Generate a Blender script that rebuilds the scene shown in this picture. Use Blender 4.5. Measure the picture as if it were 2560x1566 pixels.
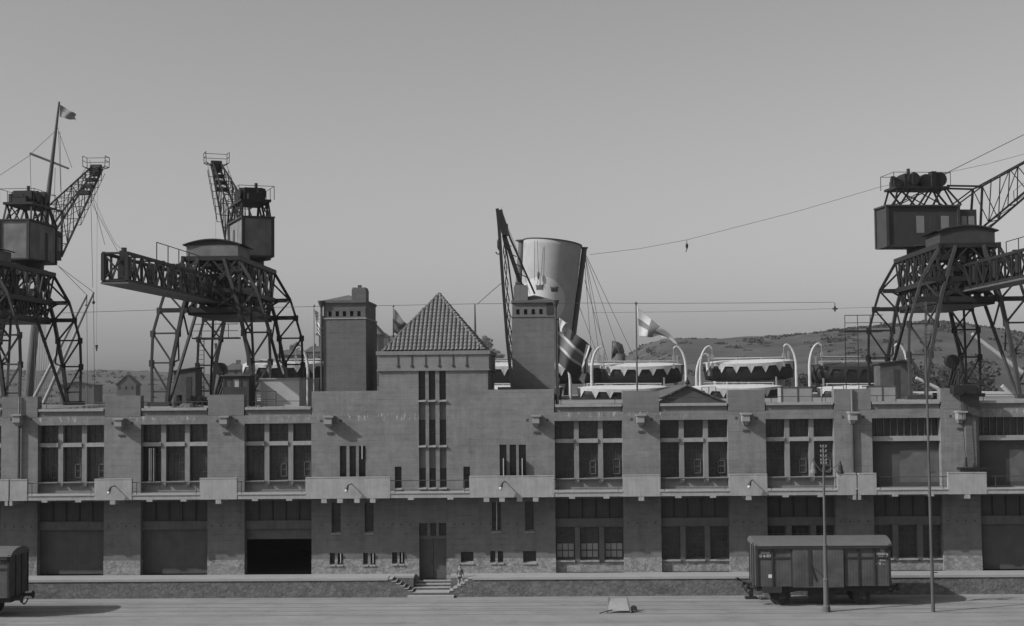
import bpy, bmesh, math, random
from mathutils import Vector, Matrix
random.seed(7)
S = bpy.context.scene
for o in list(bpy.data.objects): bpy.data.objects.remove(o)
R = math.radians
# ---------------------------------------------------------------- camera
FPX = 3592.0; YAW = -0.030243; PIT = 0.049825; ROL = -0.009477
CAM = Vector((1.853, -89.17, 12.75))
F_ = Vector((math.sin(YAW)*math.cos(PIT), math.cos(YAW)*math.cos(PIT), math.sin(PIT)))
R0 = Vector((math.cos(YAW), -math.sin(YAW), 0)); U0 = R0.cross(F_)
R_ = R0*math.cos(ROL) + U0*math.sin(ROL); U_ = U0*math.cos(ROL) - R0*math.sin(ROL)
cd = bpy.data.cameras.new('camera'); cam = bpy.data.objects.new('camera', cd)
S.collection.objects.link(cam)
cam.matrix_world = Matrix(((R_.x, U_.x, -F_.x, CAM.x), (R_.y, U_.y, -F_.y, CAM.y), (R_.z, U_.z, -F_.z, CAM.z), (0, 0, 0, 1)))
cd.sensor_width = 36; cd.lens = FPX*36/2560; cd.clip_start = 0.5; cd.clip_end = 9000
S.camera = cam
# ---------------------------------------------------------------- light
SUN = Vector((-0.751, -0.319, 0.578)).normalized()
EL = math.asin(SUN.z)
w = bpy.data.worlds.new("World"); S.world = w; w.use_nodes = True
nt = w.node_tree; nt.nodes.clear()
sky = nt.nodes.new('ShaderNodeTexSky'); sky.sky_type = 'NISHITA'; sky.sun_disc = False
sky.sun_elevation = EL; sky.sun_rotation = math.atan2(SUN.x, SUN.y)
sky.air_density = 1.0; sky.dust_density = 2.6; sky.altitude = 0; sky.ozone_density = 1.0
bwn = nt.nodes.new('ShaderNodeRGBToBW'); bg = nt.nodes.new('ShaderNodeBackground')
out = nt.nodes.new('ShaderNodeOutputWorld')
nt.links.new(sky.outputs[0], bwn.inputs[0]); nt.links.new(bwn.outputs[0], bg.inputs[0])
bg.inputs[1].default_value = 0.113
nt.links.new(bg.outputs[0], out.inputs[0])
sl = bpy.data.lights.new('sun', 'SUN'); sl.energy = 4.0; sl.angle = R(0.6); sl.color = (1, 1, 1)
so = bpy.data.objects.new('sun', sl); S.collection.objects.link(so)
so.rotation_euler = SUN.to_track_quat('Z', 'Y').to_euler(); so.location = (-60, -60, 80)
S.view_settings.view_transform = 'Standard'; S.view_settings.look = 'None'
S.view_settings.exposure = 0.22; S.view_settings.gamma = 1.0
# ---------------------------------------------------------------- helpers
def at(px, py, Y):
    d = F_*FPX + R_*(px-1280) - U_*(py-783)
    return CAM + d*((Y-CAM.y)/d.y)
def atz(px, py, z):
    d = F_*FPX + R_*(px-1280) - U_*(py-783)
    return CAM + d*((z-CAM.z)/d.z)
def rect(x0, y0, x1, y1, Y):
    m = (y0+y1)/2; c = (x0+x1)/2
    return at(x0, m, Y).x, at(x1, m, Y).x, at(c, y1, Y).z, at(c, y0, Y).z
MATS = {}
def mat(name, v, rough=0.85, var=0.12, scale=1.5, bump=0.0, bscale=20, metal=0.0, kind=None, spec=0.3):
    if name in MATS: return MATS[name]
    m = bpy.data.materials.new(name); m.use_nodes = True; n = m.node_tree; L = n.links
    b = n.nodes['Principled BSDF']; b.inputs['Roughness'].default_value = rough; b.inputs['Metallic'].default_value = metal
    b.inputs['Specular IOR Level'].default_value = spec
    g = n.nodes.new('ShaderNodeNewGeometry')
    def noise(sc, vec, det=6, rgh=0.6):
        t = n.nodes.new('ShaderNodeTexNoise'); t.inputs['Scale'].default_value = sc; t.inputs['Detail'].default_value = det
        t.inputs['Roughness'].default_value = rgh
        L.new(vec, t.inputs['Vector']); return t.outputs['Fac']
    def mth(op, a, c, cl=False):
        t = n.nodes.new('ShaderNodeMath'); t.operation = op; t.use_clamp = cl
        for i, q in enumerate((a, c)):
            if isinstance(q, (int, float)): t.inputs[i].default_value = q
            else: L.new(q, t.inputs[i])
        return t.outputs[0]
    def vscale(x, y, z):
        t = n.nodes.new('ShaderNodeVectorMath'); t.operation = 'MULTIPLY'; L.new(g.outputs['Position'], t.inputs[0])
        t.inputs[1].default_value = (x, y, z); return t.outputs[0]
    def ramp(f, a, c):
        t = n.nodes.new('ShaderNodeMapRange'); t.inputs['From Min'].default_value = a; t.inputs['From Max'].default_value = c
        t.clamp = True; L.new(f, t.inputs['Value']); return t.outputs[0]
    P = g.outputs['Position']
    f = mth('SUBTRACT', noise(scale, P), 0.5)
    f = mth('MULTIPLY', f, 2*var*2)
    if kind in ('wall', 'tower'):
        h = mth('SUBTRACT', noise(1.0, vscale(0.4, 0.4, 4.2), 6, .75), 0.5); f = mth('ADD', f, mth('MULTIPLY', h, 0.55))
        h = mth('SUBTRACT', noise(1.0, vscale(5, 5, 9), 4, .8), 0.5); f = mth('ADD', f, mth('MULTIPLY', h, 0.3))
        s = mth('SUBTRACT', noise(1.0, vscale(2.8, 2.8, 0.22), 5, .7), 0.5); f = mth('ADD', f, mth('MULTIPLY', s, 0.38))
        k = mth('SUBTRACT', noise(1.0, vscale(0.22, 0.22, 0.3), 3), 0.5); f = mth('ADD', f, mth('MULTIPLY', k, 0.65))
        # course lines
        sp = n.nodes.new('ShaderNodeSeparateXYZ'); L.new(P, sp.inputs[0])
        q = mth('FRACT', mth('MULTIPLY', sp.outputs[2], 1/0.36), 0); q = mth('LESS_THAN', q, 0.10)
        f = mth('SUBTRACT', f, mth('MULTIPLY', mth('MULTIPLY', q, ramp(noise(1.0, vscale(1.6, 1.6, 3), 4, .8), .45, .6)), 0.30))
    if kind == 'wall':
        # whitish efflorescence and drips in the band above the windows
        zz = sp.outputs[2]
        band = mth('MULTIPLY', ramp(zz, 10.55, 10.85), ramp(zz, 11.08, 10.95))
        e = ramp(noise(1.0, vscale(3.2, 3.2, 1.1), 6, .8), 0.53, 0.62)
        e2 = ramp(noise(0.12, P, 1), 0.42, 0.55)
        f = mth('ADD', f, mth('MULTIPLY', mth('MULTIPLY', band, e), mth('MULTIPLY', e2, 1.8)))
        dr = ramp(noise(1.0, vscale(4.5, 4.5, .13), 6, .8), .54, .68); f = mth('SUBTRACT', f, mth('MULTIPLY', dr, 0.17))
        f = mth('SUBTRACT', f, mth('MULTIPLY', ramp(noise(1.0, vscale(1.2, 1, .5), 5), .55, .75), 0.16))
    if kind == 'concrete':
        s = mth('SUBTRACT', noise(1.0, vscale(5, 5, 0.5), 6, .75), 0.5); f = mth('ADD', f, mth('MULTIPLY', s, 0.8))
        h = ramp(noise(1.0, vscale(0.9, 0.9, 1.5), 5), .5, .72); f = mth('SUBTRACT', f, mth('MULTIPLY', h, 0.14))
    if kind == 'rubble':
        vo = n.nodes.new('ShaderNodeTexVoronoi'); vo.inputs['Scale'].default_value = 1.0
        L.new(vscale(3.6, 3.6, 5.6), vo.inputs['Vector']); vo.feature = 'DISTANCE_TO_EDGE'
        vc = n.nodes.new('ShaderNodeTexVoronoi'); vc.inputs['Scale'].default_value = 1.0; L.new(vscale(3.6, 3.6, 5.6), vc.inputs['Vector'])
        cc = mth('SUBTRACT', vc.outputs['Color'], 0.5); f = mth('ADD', f, mth('MULTIPLY', cc, 0.5))
        ed = ramp(vo.outputs['Distance'], 0.07, 0.0); f = mth('SUBTRACT', f, mth('MULTIPLY', ed, 0.4))
    if kind == 'ground':
        h = mth('SUBTRACT', noise(1.0, vscale(0.05, 1.1, 1), 8, .8), 0.5); f = mth('ADD', f, mth('MULTIPLY', h, 1.5))
        h = ramp(noise(1.0, vscale(.5, .5, 1), 8, .75), .52, .66); f = mth('SUBTRACT', f, mth('MULTIPLY', h, 0.22))
        h = mth('SUBTRACT', noise(9.0, P, 3), 0.5); f = mth('ADD', f, mth('MULTIPLY', h, 0.4))
    if kind == 'hill':
        h = ramp(noise(0.03, P, 9, .75), .42, .6); f = mth('ADD', f, mth('MULTIPLY', h, 0.9))
        h = mth('SUBTRACT', noise(1.0, vscale(.05, .05, .25), 6, .75), .5); f = mth('ADD', f, mth('MULTIPLY', h, 1.1))
    if kind == 'boards':
        sp = n.nodes.new('ShaderNodeSeparateXYZ'); L.new(P, sp.inputs[0])
        q = mth('FRACT', mth('MULTIPLY', mth('ADD', sp.outputs[0], sp.outputs[1]), 1/0.16), 0); q = mth('LESS_THAN', q, 0.14)
        f = mth('SUBTRACT', f, mth('MULTIPLY', q, 0.35))
    if kind == 'shutter':
        sp = n.nodes.new('ShaderNodeSeparateXYZ'); L.new(P, sp.inputs[0])
        q = mth('FRACT', mth('MULTIPLY', sp.outputs[2], 1/0.14), 0); q = mth('LESS_THAN', q, 0.2)
        f = mth('SUBTRACT', f, mth('MULTIPLY', q, 0.18))
        h = mth('SUBTRACT', noise(1.0, vscale(.5, .5, .7), 3), .5); f = mth('ADD', f, mth('MULTIPLY', h, 1.0))
    f = mth('ADD', f, 1.0); f = mth('MAXIMUM', mth('MULTIPLY', f, v), v*0.25)
    L.new(f, b.inputs['Base Color'])
    if bump:
        bp = n.nodes.new('ShaderNodeBump'); bp.inputs['Strength'].default_value = bump; bp.inputs['Distance'].default_value = 0.05
        L.new(noise(bscale, P, 4), bp.inputs['Height']); L.new(bp.outputs[0], b.inputs['Normal'])
    MATS[name] = m; return m
M = {
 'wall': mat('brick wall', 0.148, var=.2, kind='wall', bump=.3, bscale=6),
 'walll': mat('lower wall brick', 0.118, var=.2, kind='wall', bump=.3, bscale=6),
 'parapet': mat('parapet brick', 0.128, kind='tower', bump=.3, bscale=6),
 'tower': mat('tower brick', 0.092, kind='tower', bump=.3, bscale=6),
 'tower2': mat('tower brick pale', 0.116, kind='tower', bump=.3, bscale=6),
 'conc': mat('balcony concrete', 0.25, kind='concrete', bump=.2, bscale=9),
 'trim': mat('concrete trim', 0.23, kind='concrete'),
 'mull': mat('mullion concrete', 0.175, kind='concrete'),
 'plinth': mat('plinth rubble stone', 0.20, kind='rubble', bump=.8, bscale=7, var=.2),
 'dock': mat('dock rubble stone', 0.105, kind='rubble', bump=.8, bscale=7, var=.25),
 'platform': mat('platform concrete', 0.25, var=.1, scale=.8),
 'step': mat('granite step', 0.26, var=.1, scale=3),
 'ground': mat('gravel yard', 0.195, kind='ground', bump=.5, bscale=12, var=.12, scale=.4),
 'rail': mat('rail steel', 0.17, rough=.5),
 'deck': mat('roof deck', 0.17, var=.25, scale=.6),
 'glass': mat('window glass', 0.024, rough=.22, var=.9, scale=.9, spec=.45),  # strong colour noise paints reflection patches into the glass
 'glassl': mat('painted reflection glass', 0.06, rough=.3, var=.3, scale=2, spec=.4),  # paler base colour stands in for reflected light
 'frame': mat('window frame', 0.055, var=.2),
 'framel': mat('pale window frame', 0.20, var=.2),
 'inner': mat('dark interior', 0.02),
 'shutter': mat('shutter', 0.055, kind='shutter', scale=.5),
 'shutd': mat('door boards', 0.07, kind='boards', var=.2),
 'panel': mat('panel boards', 0.058, kind='boards', var=.2),
 'door': mat('entrance door', 0.07, var=.15),
 'tile': mat('roof tile', 0.125, rough=.6, var=.3, scale=3),
 'pipe': mat('zinc pipe', 0.045, rough=.6, var=.2),
 'iron': mat('crane iron', 0.012, rough=.6, var=.3, scale=1.2),
 'ironl': mat('crane iron pale', 0.075, rough=.6, var=.3, scale=1.2),
 'cabw': mat('crane cab sheet', 0.125, var=.35, scale=.8),
 'cabd': mat('crane cab dark', 0.032, var=.2),
 'white': mat('white paint', 0.39, rough=.6, var=.1),
 'canvas': mat('white canvas', 0.40, var=.12, scale=3, bump=.2),
 'hullb': mat('lifeboat varnish', 0.03, rough=.5, var=.4, scale=3),
 'buff': mat('funnel paint', 0.265, rough=1, var=.10, scale=1, spec=0),
 'disc': mat('funnel disc', 0.37, rough=1, var=.05, scale=1, spec=0),
 'crown': mat('crown paint', 0.05, rough=.6, var=.1),
 'hull': mat('ship hull', 0.20, rough=.6),
 'vent': mat('ventilator', 0.09, rough=.5),
 'timber': mat('pale timber', 0.22, var=.2),
 'mast': mat('mast paint', 0.07, var=.2),
 'boom': mat('derrick boom paint', 0.22, var=.15),
 'wire': mat('wire', 0.07),
 'hill': mat('hillside', 0.034, kind='hill', var=.2, scale=.02),
 'wood': mat('far foliage', 0.028, var=.4, scale=.05),
 'leaf': mat('foliage', 0.06, var=.3, scale=.8),
 'bark': mat('bark', 0.06),
 'housew': mat('far house wall', 0.065, var=.2, scale=.2),
 'houser': mat('far house roof', 0.055, var=.2, scale=.2),
 'wagon': mat('wagon boards', 0.062, kind='boards', var=.45, scale=1.1),
 'wagonr': mat('wagon roof', 0.082, var=.15),
 'wagond': mat('wagon iron', 0.025, var=.2),
 'mark': mat('white lettering', 0.45, var=.1),
 'hutw': mat('roof hut render', 0.30, var=.15, scale=.7),
 'hutd': mat('roof hut dark', 0.065, var=.3, scale=2),
 'f0': mat('flag dark', 0.07, var=.1), 'f1': mat('flag white', 0.44, var=.05), 'f2': mat('flag mid', 0.16, var=.08),
 'skin': mat('skin', 0.26), 'shirt': mat('shirt', 0.11), 'short': mat('shorts', 0.03), 'hair': mat('hair', 0.03),
 'water': mat('harbour water', 0.06, rough=.15, spec=.5, bump=.3, bscale=1),
 'lampg': mat('lamp glass', 0.4, rough=.1),
}
COL = S.collection
def woff(o):
    v = Vector((0, 0, 0))
    while o is not None: v = v + o.location; o = o.parent
    return v
class MB:
    def __init__(s): s.v = []; s.f = []; s.m = []; s.mi = 0; s.T = None
    def add(s, vs, fs):
        n = len(s.v)
        for p in vs:
            p = Vector(p)
            s.v.append(s.T(p) if s.T else p)
        for f in fs: s.f.append([n+i for i in f]); s.m.append(s.mi)
        return s
    def box(s, x0, x1, y0, y1, z0, z1):
        if x0 > x1: x0, x1 = x1, x0
        if y0 > y1: y0, y1 = y1, y0
        if z0 > z1: z0, z1 = z1, z0
        return s.add([(x0,y0,z0),(x1,y0,z0),(x1,y1,z0),(x0,y1,z0),(x0,y0,z1),(x1,y0,z1),(x1,y1,z1),(x0,y1,z1)],
              [(0,3,2,1),(4,5,6,7),(0,1,5,4),(1,2,6,5),(2,3,7,6),(3,0,4,7)])
    def beam(s, p, q, w, h=None):
        p = Vector(p); q = Vector(q); h = h or w; d = (q-p)
        if d.length < 1e-6: return s
        d.normalize(); up = Vector((0,0,1)) if abs(d.z) < .95 else Vector((0,1,0))
        a = d.cross(up).normalized()*w/2; b = a.cross(d).normalized()*h/2
        vs = [p-a-b, p+a-b, p+a+b, p-a+b, q-a-b, q+a-b, q+a+b, q-a+b]
        return s.add(vs, [(0,1,2,3),(7,6,5,4),(0,4,5,1),(1,5,6,2),(2,6,7,3),(3,7,4,0)])
    def tube(s, p, q, r, r2=None, n=10, cap=True):
        p = Vector(p); q = Vector(q); r2 = r if r2 is None else r2; d = (q-p).normalized()
        up = Vector((0,0,1)) if abs(d.z) < .95 else Vector((0,1,0))
        a = d.cross(up).normalized(); b = a.cross(d)
        vs = []
        for c, rr in ((p, r), (q, r2)):
            for i in range(n):
                t = 2*math.pi*i/n; vs.append(c + (a*math.cos(t)+b*math.sin(t))*rr)
        fs = [(i, (i+1) % n, n+(i+1) % n, n+i) for i in range(n)]
        if cap: fs += [tuple(range(n))[::-1], tuple(range(n, 2*n))]
        return s.add(vs, fs)
    def path(s, pts, r, n=6):
        for a, b in zip(pts[:-1], pts[1:]): s.tube(a, b, r, n=n)
        return s
    def chain(s, pts, w, h=None):
        for a, b in zip(pts[:-1], pts[1:]): s.beam(a, b, w, h)
        return s
    def prism(s, pts, vec):
        vec = Vector(vec); n = len(pts); vs = [Vector(p) for p in pts]+[Vector(p)+vec for p in pts]
        return s.add(vs, [tuple(range(n)), tuple(range(n, 2*n))[::-1]]+[(i, n+i, n+(i+1) % n, (i+1) % n) for i in range(n)])
    def lathe(s, c, prof, n=16, axis='z'):
        c = Vector(c); vs = []
        for r, z in prof:
            for i in range(n):
                t = 2*math.pi*i/n
                v = Vector((r*math.cos(t), r*math.sin(t), z)) if axis == 'z' else Vector((r*math.cos(t), z, r*math.sin(t)))
                vs.append(c+v)
        fs = []
        for k in range(len(prof)-1):
            for i in range(n): fs.append((k*n+i, k*n+(i+1) % n, (k+1)*n+(i+1) % n, (k+1)*n+i))
        fs += [tuple(range(n))[::-1], tuple((len(prof)-1)*n+i for i in range(n))]
        return s.add(vs, fs)
    def holes(s, x0, x1, z0, z1, ops, Y, t, back=True):
        """wall from Y to Y+t with rectangular openings (xa,xb,za,zb) and their reveals"""
        ops = [(max(a, x0), min(b, x1), max(c, z0), min(d, z1)) for a, b, c, d in ops if b > x0 and a < x1 and d > z0 and c < z1]
        xs = sorted(set([x0, x1]+[v for o in ops for v in o[:2]])); zs = sorted(set([z0, z1]+[v for o in ops for v in o[2:]]))
        def hole(x, z): return any(a < x < b and c < z < d for a, b, c, d in ops)
        nx, nz = len(xs)-1, len(zs)-1
        H = [[hole((xs[i]+xs[i+1])/2, (zs[j]+zs[j+1])/2) for j in range(nz)] for i in range(nx)]
        for i in range(nx):
            for j in range(nz):
                a, b, c, d = xs[i], xs[i+1], zs[j], zs[j+1]
                if H[i][j]: continue
                s.add([(a,Y,c),(b,Y,c),(b,Y,d),(a,Y,d)], [(0,1,2,3)])
                if back: s.add([(a,Y+t,c),(b,Y+t,c),(b,Y+t,d),(a,Y+t,d)], [(3,2,1,0)])
                if i == 0 or H[i-1][j]: s.add([(a,Y,c),(a,Y,d),(a,Y+t,d),(a,Y+t,c)], [(0,1,2,3)])
                if i == nx-1 or H[i+1][j]: s.add([(b,Y,c),(b,Y,d),(b,Y+t,d),(b,Y+t,c)], [(3,2,1,0)])
                if j == 0 or H[i][j-1]: s.add([(a,Y,c),(b,Y,c),(b,Y+t,c),(a,Y+t,c)], [(3,2,1,0)])
                if j == nz-1 or H[i][j+1]: s.add([(a,Y,d),(b,Y,d),(b,Y+t,d),(a,Y+t,d)], [(0,1,2,3)])
        return s
    def build(s, name, m, parent=None, local=False, smooth=False):
        me = bpy.data.meshes.new(name); off = Vector((0,0,0)) if local else woff(parent)
        me.from_pydata([tuple(p-off) for p in s.v], [], s.f)
        for k in (m if isinstance(m, (list, tuple)) else [m]): me.materials.append(k)
        if isinstance(m, (list, tuple)):
            for p, i in zip(me.polygons, s.m): p.material_index = i
        if smooth:
            for p in me.polygons: p.use_smooth = True
        me.update(); o = bpy.data.objects.new(name, me); COL.objects.link(o)
        if parent is not None: o.parent = parent
        return o
def tag(o, label, cat, group=None, kind=None):
    if label: o['label'] = label
    if cat: o['category'] = cat
    if group: o['group'] = group
    if kind: o['kind'] = kind
    return o
def thing(name, loc, label, cat, group=None, kind=None):
    o = bpy.data.objects.new(name, None); COL.objects.link(o); o.location = loc; o.empty_display_size = .3
    return tag(o, label, cat, group, kind)
def struct(name, mb, m, **k):
    o = mb.build(name, m, **k); o['kind'] = 'structure'; return o
def copytree(o, parent=None):
    c = o.copy(); COL.objects.link(c)
    if parent is not None: c.parent = parent
    for ch in list(o.children): copytree(ch, c)
    return c
# ================================================================ SETTING
DECK = 11.36          # roof deck height
mb = MB(); mb.add([(-500,-500,0),(500,-500,0),(500,44,0),(-500,44,0)], [(0,1,2,3)])
struct('ground', mb, M['ground'])
mb = MB(); mb.add([(-3500,44,-2.2),(3500,44,-2.2),(3500,6000,-2.2),(-3500,6000,-2.2)], [(0,1,2,3)])
struct('water', mb, M['water'])
mb = MB(); mb.box(-500, 500, 44, 44.8, -3, -0.01)
struct('quay_edge', mb, M['step'])
mb = MB()
for yc in (-5.0, -8.0, -14.6, -21):
    for dy in (-.72, .72):
        mb.box(-200, 200, yc+dy-.03, yc+dy+.03, 0.0, .018)
        mb.box(-200, 200, yc+dy+.085, yc+dy+.10, 0.0, .012)
struct('railway_tracks', mb, M['rail'])
# ================================================================ LOADING PLATFORM
PT = 1.16
dock = thing('loading_platform', (-5.8, -1, 0), 'long stone-faced loading platform with pale concrete top along the whole warehouse front', 'platform')
xsl0, xsl1 = at(970, 1440, -2).x, at(1034, 1440, -1).x      # side stair, left
xsr1, xsr0 = at(1180, 1440, -2).x, at(1127, 1440, -1).x     # side stair, right
mb = MB()
mb.box(-60, xsl0, -1.97, 0, 0, PT-.14); mb.box(xsr1, 60, -1.97, 0, 0, PT-.14)
mb.box(xsl0+.002, xsl1, -1.02, 0, 0, PT-.14); mb.box(xsr0, xsr1-.002, -1.02, 0, 0, PT-.14)
mb.build('retaining_wall', M['dock'], dock)
mb = MB()
mb.box(-60, xsl0-.01, -2.03, .75, PT-.14, PT); mb.box(xsr1+.01, 60, -2.03, .75, PT-.14, PT)
mb.box(xsl0-.008, xsl1+.03, -1.04, .75, PT-.14, PT); mb.box(xsr0-.03, xsr1+.008, -1.04, .75, PT-.14, PT)
mb.build('platform_top', M['platform'], dock)
def sidestair(xa, xb):
    m_ = MB(); n = 6
    for k in range(n):
        a = xa+(xb-xa)*k/n; b = xa+(xb-xa)*(k+1)/n; z = PT-(PT-.30)*(k+.6)/n
        m_.box(a, b, -1.98, -1.045, 0.0, z)
    m_.build('side_stair', M['dock'], dock)
    for k in range(n):
        a = xa+(xb-xa)*k/n; b = xa+(xb-xa)*(k+1)/n; z = PT-(PT-.30)*(k+.6)/n
        t_ = MB(); e = .03 if xb > xa else -.03
        t_.box(a, b+e, -2.01, -1.045, z+.002, z+.055); t_.build('stair_tread', M['step'], dock)
sidestair(xsl0, xsl1); sidestair(xsr1, xsr0)
mb = MB()
xa, xb = xsl1+.02, xsr0-.02
mb.box(xa-.25, xb+.3, -2.45, -2.0, 0, .13)
mb.build('bottom_step', M['step'], dock)
mb = MB(); mb.box(xa, xb, -1.98, -1.05, 0, .24)
for k, (y0, z) in enumerate(((-1.05, .40), (-.72, .56), (-.40, .72))): mb.box(xa+.01, xb-.01, y0+.03, .55, 0 if k == 0 else z-.16, z)
mb.build('entrance_steps', M['dock'], dock)  # darker body colour paints the shade on the risers
for y0, y1, z in ((-2.0, -1.0, .30), (-1.05, -.68, .46), (-.72, -.36, .62), (-.40, .55, .78)):
    mb = MB(); mb.box(xa+.005, xb-.005, y0, y1, z-.058, z); mb.build('step_tread', M['platform'], dock)  # paler tread colour paints the sunlight on the step tops
# ================================================================ WAREHOUSE
wh = thing('warehouse', (-5.8, 0, 0), 'long brick quay warehouse with balcony, tiled pyramid gable and two flanking towers', 'building')
OPW = 4.18
LX = [-37.08, -30.58, -24.08, -17.58]; RX = [1.72, 8.22, 14.72, 21.22, 27.72, 34.22]
BAY = [(x, x+OPW) for x in LX+RX]
ZS = 6.24; ZT = 10.48
up = [(a, b, ZS, ZT) for a, b in BAY]
low = [(a, b, PT, 5.72) for a, b in BAY]
def rr(x0, y0, x1, y1): return rect(x0, y0, x1, y1, 0)
cx3 = [(1047, 1064), (1072.5, 1089), (1099, 1115.5)]
# regularised slot columns
cen_lo = []
slots = []
for x0, x1 in cx3:
    for y0, y1 in ((928, 1219),):
        slots.append(rr(x0, y0, x1, y1))
sx = [(s[0], s[1]) for s in slots]
COLSLOT = [(a, b, 6.42, 13.70) for a, b in sx]
small_up = [rr(987, 1167, 1004, 1222), rr(1158.5, 1167, 1175, 1222)]
trip_l = [rr(a, 1115, b, 1193) for a, b in ((849.5, 866), (873.6, 890), (897, 914))]
trip_r = [rr(a, 1112, b, 1190) for a, b in ((1249, 1266.5), (1274, 1290.5), (1297, 1315))]
doorr = rr(1048, 1308, 1116, 1448); doorr = (doorr[0], doorr[1], .78, doorr[3])
tall = [rr(829, 1262, 851.6, 1332), rr(912, 1262, 934, 1332), rr(1230, 1258, 1252.6, 1328), rr(1312.6, 1258, 1334.8, 1328)]
tall = [(a, b, c, 5.55) for a, b, c, d in tall]
smalls = [rr(a, b, c, d) for a, b, c, d in ((824.5,1383,837.5,1412),(844,1383,857,1412),(907.8,1383,919.7,1412),(926.2,1383,938,1412),(980,1381,993.6,1410),(999,1381,1010.3,1410),(1152,1380,1183.8,1407),(1225.6,1378,1238.5,1407),(1244.6,1378,1258,1407),(1307.8,1378,1340.2,1407))]
cenops = COLSLOT+small_up+trip_l+trip_r+[doorr]+tall+smalls
X0, X1 = -46, 44
CX0, CX1 = -13.37, 1.70     # central block
TX0, TX1 = at(947, 930, 0).x, at(1219.5, 930, 0).x
mb = MB()
# lower storey, upper storey left and right, centre
mb.holes(X0, X1, 5.9, 11.0, up+low+cenops, 0, .75)
mb.holes(CX0, CX1, 11.0, 12.45, COLSLOT, 0, .6)
mb.holes(TX0, TX1, 12.45, 13.72, COLSLOT, 0, .6)
mb.build('wall', M['wall'], wh)
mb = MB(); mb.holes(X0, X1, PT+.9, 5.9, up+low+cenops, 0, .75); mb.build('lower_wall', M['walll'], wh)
mb = MB(); mb.holes(X0, X1, 0.3, PT+.9, low+cenops, -.05, .8)
mb.build('stone_plinth', M['plinth'], wh)
mb = MB(); mb.box(X0, X1, .75, 38, DECK-.4, DECK); mb.box(X0, X0+.5, .76, 38, 0, DECK-.4); mb.box(X1-.5, X1, .76, 38, 0, DECK-.4)
mb.box(X0, X1, 37.5, 38, 0, DECK-.401); mb.box(CX0, CX1, .62, 3.6, DECK+.002, 12.3)
mb.build('roof_deck', M['deck'], wh)
mb = MB(); mb.box(X0+.5, X1-.5, .76, 37.5, .3, PT-.01); mb.box(X0+.5, X1-.5, 12, 12.3, PT, DECK-.4)
mb.build('interior_floor', M['inner'], wh)
# parapet piers and roof edge
edges = [(BAY[i][1], BAY[i+1][0]) for i in range(3)] + [(BAY[i][1], BAY[i+1][0]) for i in range(4, 9)]
for a, b in edges+[(X0-.03, BAY[0][0]), (BAY[9][1], X1)]:
    mb = MB(); mb.box(a+.03, b-.03, -.015, .75, 11.0, 12.29); mb.build('parapet_pier', M['parapet'], wh)
for i, (a, b) in enumerate(BAY):
    mb = MB(); mb.box(a+.03, b-.03, .1, .75, 11.0, 11.34); mb.build('parapet_recess', M['parapet'], wh)
    mb = MB(); mb.box(a+.04, b-.04, -.06, .85, 11.34, 11.5); mb.build('roof_edge_coping', M['trim'], wh)
    mb = MB(); mb.tube((a, .35, 11.86), (b, .35, 11.86), .022, n=6)
    for t in (.1, .9): mb.tube((a+(b-a)*t, .35, 11.5), (a+(b-a)*t, .35, 11.86), .02, n=6)
    mb.build('roof_handrail', M['pipe'], wh)
# ---- upper bay windows
def upper_window(a, b, idx):
    W3 = (b-a-.6)/3; y0 = .30
    fr = MB(); xs = [a+W3, a+2*W3+.3]
    for x in xs: fr.box(x, x+.3, y0, .62, 6.6, ZT)
    segs = [(a, xs[0]), (xs[0]+.3, xs[1]), (xs[1]+.3, b)]
    fr.box(a, b, .42, .74, ZS, 6.66)
    wn = fr.build('window', M['mull'], wh)
    for s0, s1 in segs:
        tr_ = MB(); tr_.box(s0+.002, s1-.002, y0-.07, .6, 9.11, 9.36); tr_.build('transom', M['trim'], wn)  # paler than the mullions: sunlight on the transom put into its colour
    sl_ = MB()
    for s0, s1 in segs: sl_.box(s0, s1, .16, .62, 6.84, 6.93); sl_.box(s0, s1, .44, .70, 6.66, 6.84)
    sl_.build('sill', M['mull'], wn)
    pn = MB()
    for s0, s1 in segs: pn.box(s0, s1, .66, .72, 6.93, 9.10); pn.box(s0, s1, .66, .72, 9.36, ZT)
    pn.build('pane', M['glass'], wn)
    mt = MB()
    for k, (s0, s1) in enumerate(segs):
        for t in (.0, .33, .66, 1.0):
            x = s0+.03+(s1-s0-.06)*t
            mt.box(x-.018, x+.018, .63, .66, 6.93, 9.10); mt.box(x-.018, x+.018, .63, .66, 9.36, ZT)
        for z in (6.97, 7.5, 8.05, 8.58, 9.06, 9.40, 9.9, ZT-.04): mt.box(s0, s1, .635, .655, z-.018, z+.018)
    mt.build('muntins', M['frame'], wn)
    # small tilting sash seen pale in the pane
    if idx not in (1,):
        ca = MB()
        for k, (s0, s1) in enumerate(segs[1:] if idx else segs):
            x0, x1 = s1-.52-random.uniform(0, .08), s1-.14; z0, z1 = 7.15, 8.05+random.uniform(-.1, .05)
            for q in ((x0, x0+.04, z0, z1), (x1-.04, x1, z0, z1), (x0, x1, z0, z0+.04), (x0, x1, z1-.04, z1), (x0, x1, z0+.43, z0+.46)):
                ca.box(q[0], q[1], .58, .62, q[2], q[3])
        c_ = ca.build('casement', mat('casement paint', .10), wn)
    else:
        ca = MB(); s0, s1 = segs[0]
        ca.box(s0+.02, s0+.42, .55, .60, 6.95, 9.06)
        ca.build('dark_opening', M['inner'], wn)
        ca = MB()
        for x in (s0+.47, s0+.58, s0+.74): ca.box(x, x+.045, .12, .58, 6.97, 9.0)
        ca.build('casement', M['framel'], wn)
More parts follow.
